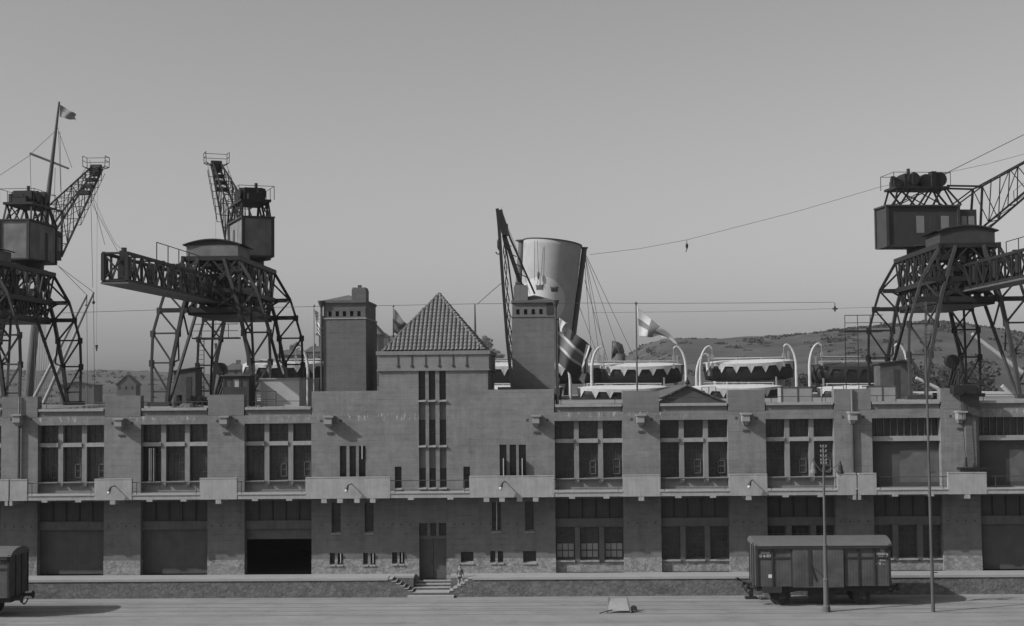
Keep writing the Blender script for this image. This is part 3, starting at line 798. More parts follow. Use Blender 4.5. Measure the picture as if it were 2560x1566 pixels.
    m_.build('girder_railing', M['iron'], root, local=True); m_ = MB(); m_.T = gT
    m_.box(-.4, -.1, y0+2.0, y0+2.5, gz0+.3, gz1+.35); m_.box(-.3, -.05, y0+2.1, y0+2.4, gz1+.35, gz1+.55)
    for k in range(9): y = y0+9+k*2.4; m_.box(-.3, .3, y, y+.3, gz1-.2, gz1+random.choice((.15, .3, .5)))
    m_.box(-.12, .12, y0+2, y0+29, gz1-.22, gz1-.16); m_.build('cable_guide', M['iron'], root, local=True)
    # hut with curved roof on the head
    m_ = MB(); m_.T = loc; m_.box(-2.0, 2.0, .4, 4.6, 10.05, 10.95)
    h = m_.build('winch_house', M['cabw'] if dirdeg < 60 else M['cabd'], root, local=True)
    m_ = MB(); m_.T = loc; n_ = 10; prof = [(-2.25+4.5*k/n_, 10.93+.42*(1-(2*k/n_-1)**2)) for k in range(n_+1)]
    for (xa_, za_), (xb_, zb_) in zip(prof[:-1], prof[1:]):
        m_.add([(xa_, .2, za_), (xb_, .2, zb_), (xb_, 4.8, zb_), (xa_, 4.8, za_), (xa_, .2, za_+.09), (xb_, .2, zb_+.09), (xb_, 4.8, zb_+.09), (xa_, 4.8, za_+.09)],
               [(0,3,2,1),(4,5,6,7),(0,1,5,4),(2,3,7,6)])
    m_.prism([(x, .39, z) for x, z in prof], (0, .02, 0))
    m_.build('roof', M['cabd'], h, local=True)
    # ---- slewing part
    th = R(dirdeg); ux, uy = math.sin(th), math.cos(th); PZ = 10.3
    def sl_(p):
        u, v, w_ = p
        return Vector(((u*ux + v*uy)*sc, D2 + u*uy - v*ux, (PZ+w_)*sc+Z))
    m_ = MB(); m_.T = sl_; m_.lathe((0,0,-.4), [(1.5, 0), (1.5, .4), (1.2, .45), (1.2, 1.0), (1.8, 1.1), (1.8, 1.2)], 20); m_.build('turntable', M['iron'], root, local=True)
    m_ = MB(); m_.T = sl_; m_.mi = 0; m_.box(-3.35, 2.7, -1.25, 1.25, .8, 3.95)
    m_.build('machine_house', [M['cabw'] if dirdeg < 60 else M['cabd']], root, local=True); ca = root.children[-1] if False else None
    cab = [c for c in root.children if c.name.startswith('machine_house')][0]
    m_ = MB(); m_.T = sl_
    for u in (-3.35, 2.7):
        for v in (-1.25, 1.25): m_.box(u-.12, u+.12, v-.12, v+.12, .7, 3.98)
    m_.box(-3.5, 2.85, -1.42, 1.42, 3.96, 4.1); m_.box(-3.42, 2.78, -1.35, 1.35, .66, .8)
    m_.build('cab_frame', M['cabd'], cab, local=True)
    m_ = MB(); m_.T = sl_; m_.box(2.7, 4.3, -1.15, 1.15, 1.2, 3.75); fc = m_.build('driver_cabin', M['cabd'], root, local=True)
    m_ = MB(); m_.T = sl_
    for v in (-1.17, 1.15): m_.box(3.0, 3.45, v, v+.02, 2.0, 3.2); m_.box(3.6, 4.1, v, v+.02, 2.0, 3.2)
    m_.box(4.3, 4.32, -.9, .9, 2.0, 3.2); m_.build('window', mat('cab window reflection', .16), fc, local=True)  # pale colour paints a reflection on the cab glazing
    for s, v in ((-1, -1.27), (1, 1.25)):
        for u in (-.55, 1.55):
            m_ = MB(); m_.T = sl_; m_.box(u-.33, u+.33, v, v+.02, 1.8, 3.2); m_.build('window', mat('cab window reflection', .24, rough=.3, var=.5, scale=3), cab, local=True)  # same pale colour, reflection painted into the glazing
        m_ = MB(); m_.T = sl_; m_.box(.3, .9, v-.005, v+.025, .85, 3.3); m_.build('side_door', M['cabd'], cab, local=True)
    # machinery platform
    m_ = MB(); m_.T = sl_
    m_.box(-2.6, 2.0, -1.3, 1.3, 5.45, 5.65)
    for u0, u1 in ((-2.3, -2.7), (-1.2, -2.2), (1.4, .6), (1.8, 3.0), (1.6, 2.3), (-2.2, -1.0), (.4, -.6)):
        for v in (-1.2, 1.2): m_.beam((u1, v, 4.1), (u0, v*.9, 5.5), .13)
    for s in (-1.2, 1.2): m_.beam((-2.3, s, 4.1), (.6, s, 5.5), .08); m_.beam((1.4, s, 4.1), (-1.2, s, 5.5), .08)
    m_.build('gantry_frame', M['iron'], root, local=True)
    m_ = MB(); m_.T = sl_
    m_.tube((.2, -.9, 6.15), (.2, .9, 6.15), .55, n=14); m_.tube((1.3, -1.0, 6.25), (1.3, 1.0, 6.25), .62, n=14)
    m_.box(-1.6, -.5, -.8, .8, 5.65, 6.75); m_.box(-2.4, -1.7, -.6, .6, 5.65, 6.2); m_.box(-.4, .1, -1.1, -.5, 5.65, 6.6)
    m_.tube((-.9, -1.1, 6.3), (-.9, 1.1, 6.3), .5, n=12); m_.box(.6, 1.0, .3, 1.1, 5.65, 6.9); m_.tube((-1.1, .3, 6.7), (-1.1, .3, 7.2), .14)
    for k in range(14):
        u = random.uniform(-2.5, 1.8); v = random.uniform(-1.2, 1.0); m_.box(u, u+.3, v, v+.25, 5.65, random.uniform(5.9, 6.6))
    m_.build('winding_gear', M['iron'], root, local=True)
    m_ = MB(); m_.T = sl_
    for u in (-2.8, -1.2, .4, 2.0):
        for v in (-1.5, 1.5): m_.tube((u, v, 5.6), (u, v, 6.75), .03, n=5)
    for v in (-1.5, 1.5): m_.tube((-2.8, v, 6.75), (2.0, v, 6.75), .025, n=5)
    m_.tube((-2.8, -1.5, 6.75), (-2.8, 1.5, 6.75), .025, n=5); m_.tube((2.0, -1.5, 6.75), (2.0, 1.5, 6.75), .025, n=5)
    m_.build('platform_railing', M['iron'], root, local=True)
    # jib
    m_ = MB(); m_.T = sl_
    foot = Vector((4.6, 0, 1.6)); top = Vector((4.95, 0, 5.7)); tip = Vector((16.2, 0, 11.3))
    def hwid(u): return 1.05-.65*(u-4.6)/11.6
    def lo(t): p_ = foot.lerp(tip+Vector((.1, 0, -.35)), t); return p_
    def hi(t): p_ = top.lerp(tip+Vector((-.1, 0, .25)), t); return p_
    n_ = 7
    for s in (-1, 1):
        def L_(t): p_ = lo(t); return Vector((p_.x, s*hwid(p_.x), p_.z))
        def H_(t): p_ = hi(t); return Vector((p_.x, s*hwid(p_.x)*.9, p_.z))
        m_.beam(L_(0), L_(1), .15); m_.beam(H_(0), H_(1), .12); m_.beam(L_(0), H_(0), .16)
        for k in range(n_):
            a = k/n_; b = (k+1)/n_
            m_.beam(L_(b), H_(b), .07); m_.beam(L_(a), H_(b), .06) if k % 2 else m_.beam(H_(a), L_(b), .06)
        m_.beam((2.0, s*.8, 5.75), H_(0), .14); m_.beam((2.7, s*.9, 4.1), H_(0), .1)
    for k in range(n_+1):
        t_ = k/n_
        for f_ in (lo, hi):
            p_ = f_(t_); m_.beam((p_.x, -hwid(p_.x), p_.z), (p_.x, hwid(p_.x), p_.z), .065)
            if k < n_:
                q_ = f_((k+1)/n_); m_.beam((p_.x, -hwid(p_.x), p_.z), (q_.x, hwid(q_.x), q_.z), .045)
    for t_ in (.72, .8, .88, .95):
        p_ = lo(t_); m_.box(p_.x-.25, p_.x+.25, -hwid(p_.x), hwid(p_.x), p_.z, p_.z+.35)
    m_.tube(tip+Vector((0, -.5, 0)), tip+Vector((0, .5, 0)), .42, n=14); m_.box(15.4, 16.5, -.45, .45, 10.8, 11.2)
    jb = m_.build('jib', M['iron'], root, local=True)
    m_ = MB(); m_.T = sl_
    for k in range(7):      # side ladder brackets
        p_ = lo(.35+.09*k); s = 1
        for s in (-1, 1):
            h0 = hwid(p_.x); m_.beam((p_.x, s*h0, p_.z), (p_.x, s*(h0+.45), p_.z+.05), .05); m_.beam((p_.x, s*(h0+.45), p_.z), (p_.x, s*(h0+.5), p_.z+.75), .045)
    for s in (-1, 1): a_ = lo(.35); b_ = lo(.98); m_.beam((a_.x, s*(hwid(a_.x)+.45), a_.z+.75), (b_.x, s*(hwid(b_.x)+.5), b_.z+.75), .03); m_.beam((a_.x, s*(hwid(a_.x)+.45), a_.z), (b_.x, s*(hwid(b_.x)+.5), b_.z), .04)
    zt_ = 11.45
    for z in (zt_, zt_+.55, zt_+1.0):
        w1 = 1.1
        for p_, q_ in (((15.5,-w1),(16.7,-w1)),((16.7,-w1),(16.7,w1)),((16.7,w1),(15.5,w1))): m_.beam((p_[0], p_[1], z), (q_[0], q_[1], z), .045)
    for u, v in ((15.5,-1.1),(16.7,-1.1),(16.7,1.1),(15.5,1.1)): m_.beam((u, v, zt_), (u, v*1.03, zt_+1.0), .05); m_.beam((u, v, zt_), (15.9, v*.4, 11.1), .07)
    m_.build('jib_walkway', M['iron'], jb, local=True)
    m_ = MB(); m_.T = sl_
    if dirdeg > 60: m_.tube((1.8, .3, 6.7), (16.0, .3, 13.5), .03, n=5)
    m_.tube((16.5, 0, 11.2), (16.5, 0, -6), .012, n=5); m_.tube((16.5, 0, -6), (16.5, 0, -6.6), .16, .05, n=8)
    m_.build('hoist_rope', M['wire'], root, local=True)
    # ladder tower, platform and low switch hut by the outer legs
    m_ = MB(); m_.T = loc
    lx = -1.15 if dirdeg < 60 else -4.9
    if dirdeg > 60:
        ya = 10.5
        m_.box(-7.2, -4.0, ya-.6, ya+1.5, 4.0, 4.1)
        for x in (-7.2, -6.2, -5.2): m_.tube((x, ya-.6, 4.1), (x, ya-.6, 5.3), .03, n=5); m_.tube((x, ya-.6, -1.3), (x, ya-.6, 4.1), .035, n=5) if x < -6 else None
        m_.tube((-7.2, ya-.6, 5.3), (-4.2, ya-.6, 5.3), .03, n=5); m_.tube((-7.2, ya-.6, 4.7), (-4.2, ya-.6, 4.7), .025, n=5)
        for k in range(14): m_.beam((-6.9, ya-.6, -1+k*.37), (-6.4, ya-.6, -1+k*.37), .04)
    else:
        ya = 8.0
        m_.box(-3.4, .4, ya-.4, ya+.6, 4.0, 4.12)
        for x in (-3.4, -2.6, -1.6, -.4): m_.tube((x, ya-.4, 4.1), (x, ya-.4, 5.2), .03, n=5)
        m_.tube((-3.4, ya-.4, 5.2), (.4, ya-.4, 5.2), .03, n=5); m_.tube((-3.4, ya-.4, 4.65), (.4, ya-.4, 4.65), .025, n=5)
        for x in (-2.9, -2.4): m_.tube((x, ya-.4, -1.3), (x, ya-.4, 4.1), .035, n=5)
        for k in range(14): m_.beam((-2.9, ya-.4, -1+k*.37), (-2.4, ya-.4, -1+k*.37), .04)
    m_.build('access_ladder', M['iron'], root, local=True)
    m_ = MB(); m_.T = loc
    hx0, hx1, hy = (-4.2, -2.45, 5.0) if dirdeg < 60 else (-6.0, -3.6, 3.0)
    m_.prism([(hx0, hy, -1.34), (hx1, hy, -1.34), (hx1, hy, 1.55), (hx0, hy, 1.3)], (0, 2.2, 0))
    hh = m_.build('switch_hut', M['hutd'], root, local=True)
    m_ = MB(); m_.T = loc; m_.add([(hx0-.15, hy-.15, 1.3), (hx1+.15, hy-.15, 1.6), (hx1+.15, hy+2.35, 1.6), (hx0-.15, hy+2.35, 1.3), (hx0-.15, hy-.15, 1.4), (hx1+.15, hy-.15, 1.7), (hx1+.15, hy+2.35, 1.7), (hx0-.15, hy+2.35, 1.4)],
        [(0,3,2,1),(4,5,6,7),(0,1,5,4),(1,2,6,5),(2,3,7,6),(3,0,4,7)]); m_.build('roof', M['cabd'], hh, local=True)
    m_ = MB(); m_.T = loc; m_.box(hx0+1.0, hx0+1.45, hy-.02, hy, -1.3, .9); m_.build('door', M['cabd'], hh, local=True)
    m_ = MB(); m_.T = loc
    for k in range(12): x = random.uniform(-3.2, -.2); m_.box(x, x+.35, 1.0+k*.2, 1.4+k*.2, -1.35, -1.35+random.uniform(.2, .9))
    for k in range(5): m_.tube((-.9+k*.15, 4.2, -1.3), (-.2+k*.2, 4.3, 1.3-k*.2), .09, n=6)
    m_.tube((-.3, 4.0, 1.5), (-.3, 4.8, 1.5), .5, n=12); m_.box(-3.3, .3, .9, 4.9, -1.345, -1.25); m_.beam((-.3, 4.4, -1.3), (-.3, 4.4, 1.3), .2); m_.build('travel_gear', M['iron'], root, local=True)
    return root
crane(-43.6, 'dark lattice portal crane cut by the left edge, its jib raised to the right', 2.0)
crane(-24.4, 'dark lattice portal crane left of the towers with pale cab and jib pointing up-left', -23.5)
crane(33.0, 'dark lattice portal crane at the right, its jib reaching out of the picture', 82, sc=1.03)
# ---- fourth crane head behind the right tower: slim jib leaning back
t = thing('harbour_crane', (at(1262, 960, 30).x, 30, DECK), 'slim dark A-frame jib crane with a hanging hook behind the right tower', 'crane', 'portal cranes on the quay')
top = at(1250, 532, 30); m_ = MB()
def A(px, py, Y=30): return at(px, py, Y)
m_.chain([A(1243, 522), A(1247, 560), A(1256, 690), A(1268, 850), A(1281, 975)], .26, .26)
m_.chain([A(1251, 525, 31), A(1258, 580, 31), A(1302, 712, 31)], .34, .34)
m_.chain([A(1252, 527, 32), A(1275, 595, 32), A(1337, 735, 32)], .16, .16)
m_.chain([A(1249, 540, 32), A(1270, 650, 32), A(1284, 760, 32), A(1287, 960, 32)], .14, .14)
Ls = [A(1256+(k/9)*22, 590+k*40) for k in range(10)]; Rs = [A(1262+k*(2.8+0), 590+k*40, 32) for k in range(10)]
for k in range(9):
    m_.beam(Ls[k], Rs[k+1], .07); m_.beam(Rs[k], Ls[k+1], .07); m_.beam(Ls[k], Rs[k], .06)
m_.box(A(1251, 0).x, A(1264, 0).x, 29.9, 31, A(1257, 588).z, A(1257, 560).z)
for q in range(5):
    a_ = A(1258+q*7, 590+q*22, 31); b_ = A(1265+q*13, 590+q*26, 32); m_.beam(a_, b_, .06)
j_ = m_.build('jib', M['iron'], t)
m_ = MB(); h0 = A(1245.5, 545); h1 = A(1246.5, 597); m_.tube(h0, h1, .02, n=5); m_.lathe(h1-Vector((0,0,.6)), [(.05, -.3), (.13, -.1), (.13, .4), (.05, .6)], 10)
hk = [h1+Vector((.18*math.cos(a)-.05, 0, -1.1+.2*math.sin(a))) for a in [R(90-30*k) for k in range(10)]]
m_.path([h1-Vector((0,0,.8))]+hk, .05); m_.build('hook', M['iron'], t)
m_ = MB(); m_.path([A(1253, 520, 32), A(1266, 560, 32), A(1290, 620, 32), A(1325, 735, 32)], .02, 5); m_.build('stay', M['wire'], t)
m_ = MB(); p = A(1281, 980); m_.box(p.x-1.2, p.x+1.8, 29.5, 32.5, DECK, DECK+1.2); m_.build('base', M['iron'], t)

# ================================================================ OCEAN LINER
SY = 50.0
ship = thing('ocean_liner', (0, 58, -1), 'large passenger liner lying behind the warehouse with one raked funnel', 'ship')
mb = MB(); mb.box(-75, 60, 47, 69, -2.3, 9.2); mb.build('hull', M['hull'], ship)
mb = MB(); mb.box(-28, 46, 52.6, 66, 9.2, 11.6); mb.build('deckhouse', M['white'], ship)
mb = MB(); mb.box(-28, 46, 47, 69, 9.2, 9.35); mb.build('boat_deck', M['timber'], ship)
FY = 58.5
# funnel: raked ellipse
ftop_l, ftop_r = at(1309, 600, FY), at(1454, 617, FY); fb_r = at(1428, 830, FY); fb_l = at(1304, 830, FY)
nf = 64; rings = 30; m_ = MB(); fv = []; ff = []
def fparam(t):  # t 0 bottom..1 top
    zb_ = fb_l.z-6; c0x = (fb_l.x+fb_r.x)/2-.6; c1x = (ftop_l.x+ftop_r.x)/2
    z = zb_+((ftop_l.z+ftop_r.z)/2-zb_)*t; cx = c0x+(c1x-c0x)*t
    rx = 2.45+( (ftop_r.x-ftop_l.x)/2-2.45)*t; return cx, z, rx, rx*1.25
def fpt(t, a, off=0, tilt=True):
    cx, z, rx, ry = fparam(t); x = cx+(rx+off)*math.cos(a); y = FY+(ry+off)*math.sin(a)
    return Vector((x, y, z - (.115*(x-cx))*t - .02*(y-FY)*t))
for k in range(rings+1):
    for i in range(nf): fv.append(fpt(k/rings, 2*math.pi*i/nf))
for k in range(rings):
    for i in range(nf): ff.append((k*nf+i, k*nf+(i+1) % nf, (k+1)*nf+(i+1) % nf, (k+1)*nf+i))
m_.add(fv, ff); fun = m_.build('funnel', M['buff'], ship, smooth=True)
md = fun.modifiers.new('s', 'SOLIDIFY'); md.thickness = .1; md.offset = -1
m_ = MB()
for i in range(nf):
    m_.tube(fpt(1, 2*math.pi*i/nf, .03), fpt(1, 2*math.pi*(i+1)/nf, .03), .06, n=6)
m_.build('funnel_rim', M['pipe'], fun)
def onf(x, z, off):
    # find surface point in front with given x,z
    t = .5
    for _ in range(30):
        cx, zz, rx, ry = fparam(t)
        c = max(-.98, min(.98, (x-cx)/(rx+off))); a = -math.acos(c)
        p = fpt(t, a, off); t += (z-p.z)/((ftop_l.z-fb_l.z+6)); t = max(0, min(1, t))
    return p
def patch(name, pts, off, m):
    """polygon (x,z) fan-gridded on the funnel skin"""
    cxp = sum(p[0] for p in pts)/len(pts); czp = sum(p[1] for p in pts)/len(pts)
    m_ = MB(); K = 7; vs = []; n_ = len(pts)
    for k in range(K+1):
        for x, z in pts: vs.append(onf(cxp+(x-cxp)*k/K, czp+(z-czp)*k/K, off))
    fs = []
    for k in range(K):
        for i in range(n_): fs.append((k*n_+i, (k+1)*n_+i, (k+1)*n_+(i+1) % n_, k*n_+(i+1) % n_))
    m_.add(vs, fs); return m_.build(name, m, fun, smooth=True)
dc = at(1352, 752, FY-3.3); dr_ = 2.45
patch('emblem_disc', [(dc.x+dr_*math.cos(2*math.pi*k/48), dc.z+dr_*math.sin(2*math.pi*k/48)) for k in range(48)], .025, M['disc'])
def crown(px, py):
    c = at(px, py, FY-3.3); s = .42
    shp = [(-.75,-.6),(.75,-.6),(.85,0),(1.0,.75),(.5,.2),(.35,.6),(.12,.3),(0,1.0),(-.12,.3),(-.35,.6),(-.5,.2),(-1.0,.75),(-.85,0)]
    patch('emblem_crown', [(c.x+x*s*1.0, c.z+z*s) for x, z in shp], .05, M['crown'])
crown(1349, 719); crown(1386, 724); crown(1367, 790)
# steam pipes
m_ = MB(); a = at(1306, 604, FY+1.5); b = at(1294, 760, FY+1.5); m_.tube(b-(a-b)*1.2, a, .36, .40, 14); m_.lathe(a-Vector((0,0,.05)), [(.42, 0), (.75, .12), (.75, .2), (.4, .2)], 14)
m_.build('steam_pipe', M['ironl'], ship)
m_ = MB(); a = at(1461, 622, FY); b = at(1436, 822, FY); m_.tube(b-(a-b)*.9, a, .27, .27, 12); m_.tube(a, a+Vector((0,0,.14)), .38, n=12)
for t_ in (.22, .42, .62): p_ = a.lerp(b, t_); m_.beam(p_, p_+Vector((-1.1, 0, .9)), .08)
m_.build('steam_pipe', M['ironl'], ship)
m_ = MB(); p0 = at(1337, 602, FY-3.9)
m_.tube(p0, at(1336, 702, FY-3.6), .025, n=5); m_.tube(at(1343, 602, FY-3.9), at(1346, 680, FY-3.7), .025, n=5)
m_.lathe(at(1346, 688, FY-3.75), [(.03, -.45), (.13, -.2), (.13, .2), (.03, .4)], 8); m_.tube(at(1345, 695, FY-3.7), at(1343, 716, FY-3.7), .02, n=5); m_.tube(at(1348, 695, FY-3.7), at(1352, 714, FY-3.7), .02, n=5)
m_.build('funnel_tackle', M['ironl'], fun)
# stays
m_ = MB(); top_ = at(1462, 632, FY)
for (x0, y0), (x1, y1) in (((1463,640),(1515,905)),((1463,645),(1500,900)),((1464,640),(1560,915)),((1464,636),(1600,925)),((1440,745),(1500,905)),((1462,700),(1520,905)),((1462,660),(1480,905))):
    m_.tube(at(x0, y0, FY-.5), at(x1, y1, 52), .028, n=5)
m_.build('funnel_stays', M['wire'], ship)
# cowl ventilator
m_ = MB(); c = at(1546, 905, 55); zz = at(1546, 856, 55).z
m_.tube((c.x, 55, 11.5), (c.x, 55, zz-1.2), .68, n=20)
segs_ = [((c.x+.0, zz-1.2), .68, 0), ((c.x+.0, zz-.75), .78, 20), ((c.x-.12, zz-.45), .92, 45), ((c.x-.35, zz-.38), 1.0, 70), ((c.x-.62, zz-.4), 1.08, 88)]
pr = []
for (x, z), r_, an in segs_:
    nrm = Vector((-math.sin(R(an)), 0, math.cos(R(an)))); a_ = Vector((math.cos(R(an)), 0, math.sin(R(an))))
    pr.append([Vector((x, 55, z-.35))+a_*r_*math.cos(2*math.pi*i/20)*(.85)+Vector((0,1,0))*r_*.8*math.sin(2*math.pi*i/20) for i in range(20)])
vs = [p for r_ in pr for p in r_]; fs = [(k*20+i, k*20+(i+1) % 20, (k+1)*20+(i+1) % 20, (k+1)*20+i) for k in range(4) for i in range(20)]
m_.add(vs, fs); o = m_.build('cowl_ventilator', M['vent'], ship, smooth=True)
md = o.modifiers.new('s', 'SOLIDIFY'); md.thickness = .06
for px in (1575, 1608, 1652, 1690, 1790, 1822, 1845, 1880, 1897, 1920, 1953, 1500, 1985):
    p = at(px, 940, 51.5); r_ = random.choice((.24, .3, .38)); m_ = MB(); m_.tube((p.x, 51.6, 9.3), (p.x, 51.6, at(px, random.choice((948, 950, 952)), 51.5).z), r_, n=12); m_.build('deck_ventilator', M['white'], ship)
# deck handrails behind boats
for x0, x1, y in ((640, 800, 899), (1240, 1283, 899), (1384, 1420, 898), (1495, 1690, 905), (1770, 1965, 896), (2055, 2150, 893)):
    m_ = MB(); m_.tube(at(x0, y, 51.8), at(x1, y-1, 51.8), .09, n=6); m_.build('boat_deck_rail', M['boom'], ship)
# davits
def davit(px, pytop, s, Y=SY-1.3):
    b = at(px, 975, Y); zt = at(px, pytop, Y).z; r_ = .95
    pts = [Vector((b.x, Y, 9.3)), Vector((b.x, Y, zt-2.3))]
    for k in range(1, 9):
        a = R(90*k/8); pts.append(Vector((b.x - s*r_*(1-math.cos(a)), Y, zt-2.3+2.3*math.sin(a))))
    pts.append(Vector((b.x-s*(r_+.22), Y, zt-.22)))
    m_ = MB()
    for k, (a, c_) in enumerate(zip(pts[:-1], pts[1:])): m_.tube(a, c_, .155-.007*k, .155-.007*(k+1), 10)
    d_ = m_.build('davit', M['white'], ship)
    e = pts[-1]; m_ = MB(); m_.box(e.x-.12, e.x+.12, Y-.1, Y+.1, e.z-1.1, e.z-.6); m_.tube(e, e-Vector((0,0,1.9)), .04, n=5); m_.box(e.x-.1, e.x+.1, Y-.1, Y+.1, e.z-1.9, e.z-1.5)
    m_.build('fall_block', M['boom'], d_)
for a in ((1716, 866, 1), (1751, 866, -1), (1992, 861, 1), (2025, 859, -1), (1480, 868, -1), (1426, 900, 1), (2270, 860, 1), (1742, 885, -1), (770, 868, 1)):
    davit(*a)
# masts and booms at left
MY = 56
m_ = MB(); a = at(148, 255, MY); b = at(112, 560, MY); c = at(70, 1000, MY)
m_.tube(c, b, .48, .30, 14); m_.tube(b, a, .30, .10, 12)
ya, yb = at(75, 384, MY), at(172, 422, MY); m_.tube(ya, yb, .13, .10, 8)
mst = m_.build('mast', M['mast'], ship)
m_ = MB()
for p, q in (((147,320),(80,382)),((76,388),(-10,445)),((147,330),(180,420)),((75,385),(80,560)),((150,330),(155,600)),((138,420),(133,600)),((146,325),(152,480)),((225,400),(232,720)),((225,500),(300,640)),((230,490),(262,612))):
    m_.tube(at(p[0], p[1], MY-2), at(q[0], q[1], MY-2), .025, n=5)
m_.build('shrouds', M['wire'], mst)
for (x0, y0, x1, y1, r0, r1) in ((88, 990, 217, 738, .19, .12), (106, 1015, 234, 731, .20, .13)):
    m_ = MB(); a = at(x0, y0, 47.5); b = at(x1, y1, 47.5); m_.tube(a-(b-a)*.15, b, r0, r1, 12); o = m_.build('derrick_boom', M['boom'], ship)
    m_ = MB(); m_.tube(b, at(145, 665, 47.5), .025, n=5); m_.tube(b, (b.x, 47.5, b.z-.8), .04, n=5); m_.lathe((b.x, 47.5, b.z-1.0), [(.05, -.15), (.18, 0), (.05, .2)], 8); m_.tube((b.x, 47.5, b.z-1), (b.x+.2, 47.5, 9), .022, n=5)
    m_.build('tackle', M['iron'], o)
m_ = MB(); 
for k in range(9): m_.tube(at(88+k*3, 800, 55), at(85+k*5.5, 1005, 48), .022, n=5)
m_.build('rigging', M['wire'], ship)
# pale booms at the right
for (x0, y0, x1, y1, r0, r1) in ((2290, 945, 2345, 972, .15, .18), (2430, 835, 2600, 965, .17, .22), (2505, 965, 2540, 1000, .2, .2)):
    m_ = MB(); m_.tube(at(x0, y0, 48), at(x1, y1, 48), r0, r1, 12); m_.build('derrick_boom', M['white'], ship)
# short mast behind the gable roof
m_ = MB(); m_.tube((at(1190, 950, 56).x, 56, 9.3), at(1187, 760, 56), .3, .06, 10); m_.build('signal_mast', M['mast'], ship)

# ================================================================ LIFEBOATS
def make_boat():
    r = thing('lifeboat', (0, 0, 0), 'lifeboat', 'lifeboat', 'covered lifeboats in the davits')
    L = 9.0; W = 1.35; H = 1.62; n = 28; k = 10
    m_ = MB(); vs = []
    for i in range(n+1):
        t = -1+2*i/n; x = t*L/2
        b = W*(1-abs(t)**2.6)**.75+.02; keel = -H*(1-.16*abs(t)**5); sheer = .22*t*t
        for j in range(k+1):
            a = math.pi*j/k
            y = -b*math.cos(a); s = math.sin(a)**.8 if math.sin(a) > 0 else 0
            vs.append((x*(1-.06*s), y, sheer+(keel-sheer)*s*(.9+.1*s)))
    fs = [(i*(k+1)+j, i*(k+1)+j+1, (i+1)*(k+1)+j+1, (i+1)*(k+1)+j) for i in range(n) for j in range(k)]
    m_.add(vs, fs); o = m_.build('hull', M['hullb'], r, local=True, smooth=True)
    md = o.modifiers.new('s', 'SOLIDIFY'); md.thickness = .05
    m_ = MB(); vs = []
    for i in range(n+1):
        t = -1+2*i/n; x = t*L/2*.99; b = (W+.04)*(1-abs(t)**2.6)**.75+.05; sheer = .22*t*t
        for j in range(9):
            u = -1+j/4; vs.append((x, b*u, sheer+.03+.42*(1-abs(u)**1.5)*(1-abs(t)**3)))
    m_.add(vs, [(i*9+j, (i+1)*9+j, (i+1)*9+j+1, i*9+j+1) for i in range(n) for j in range(8)])
    # vandyked valance on both sides
    nt_ = 6
    for s in (-1, 1):
        for q in range(nt_):
            t0 = -.93+1.86*q/nt_; t1 = -.93+1.86*(q+1)/nt_
            def P_(t, drop):
                b = (W+.05)*(1-abs(t)**2.6)**.75+.05; zz_ = .22*t*t
                return Vector((t*L/2*.99, s*(b-.10*drop*drop+.01), zz_+.06-drop))
            m = (t0+t1)/2; h_ = (t1-t0)/2
            cols = [(t0, .16), (m-.42*h_, .16), (m-.2*h_, .42), (m, .66), (m+.2*h_, .42), (m+.42*h_, .16), (t1, .16)]
            cols = [(t0, .92), (t0+h_*.24, .60), (t0+h_*.48, .28), (m, .28), (t1-h_*.48, .28), (t1-h_*.24, .60), (t1, .92)]
            for (ta, da), (tb, db) in zip(cols[:-1], cols[1:]):
                f_ = [P_(ta, 0), P_(tb, 0), P_(tb, db), P_(ta, da)]
                m_.add(f_, [(0,1,2,3)])
    o = m_.build('canvas_cover', M['canvas'], r, local=True); md = o.modifiers.new('s', 'SOLIDIFY'); md.thickness = .03
    m_ = MB(); m_.tube((-3.6, 0, .62), (3.6, 0, .58), .05, n=6)
    for x in (-3.5, -1.2, 1.2, 3.5): m_.tube((x, 0, .3), (x, 0, .6), .04, n=6)
    m_.build('ridge_pole', M['white'], r, local=True)
    for x in (-3.9, 3.75): m_ = MB(); m_.box(x, x+.15, -.06, .06, .2, 1.15); m_.build('fall_hook', M['boom'], r, local=True)
    return r
boat = make_boat()
# (px centre, py of gunwale, Y, label)
ups = [(715, 912, 50, 'upper lifeboat seen left of the left tower behind crane legs'), (1262, 915, 50, 'lifeboat glimpsed in the gap between gable tower and right tower'),
       (1403, 916, 50, 'lifeboat just right of the right tower, half behind the draped flag'),
       (1594, 916, 50, 'covered lifeboat crossed by the pale cross flag pole'), (1872, 908, 50, 'covered lifeboat between the two tall white davit pairs'),
       (2140, 916, 50, 'dark lifeboat behind the ladder of the right crane'),
       (1560, 972, 48.7, 'lower covered lifeboat just above the parapet left of the gabled roof light'), (1840, 970, 48.7, 'lower covered lifeboat nested under the davits behind the parapet'),
       (2160, 972, 48.7, 'lower covered lifeboat beside the roof tank at the right'), (1290, 972, 48.7, 'lower covered lifeboat showing white between the gable tower and right tower')]
for k, (px, py, Y, lab) in enumerate(ups):
    b = boat if k == 0 else copytree(boat)
    p = at(px, py, Y); b.location = (p.x, Y, p.z-.12); b['label'] = lab
    if k == 5:
        for ch in b.children:
            if ch.name.startswith('canvas'): ch.material_slots[0].link = 'OBJECT'; ch.material_slots[0].material = M['hullb']
    if k == 4: b.rotation_euler = (0, R(-1.2), 0)

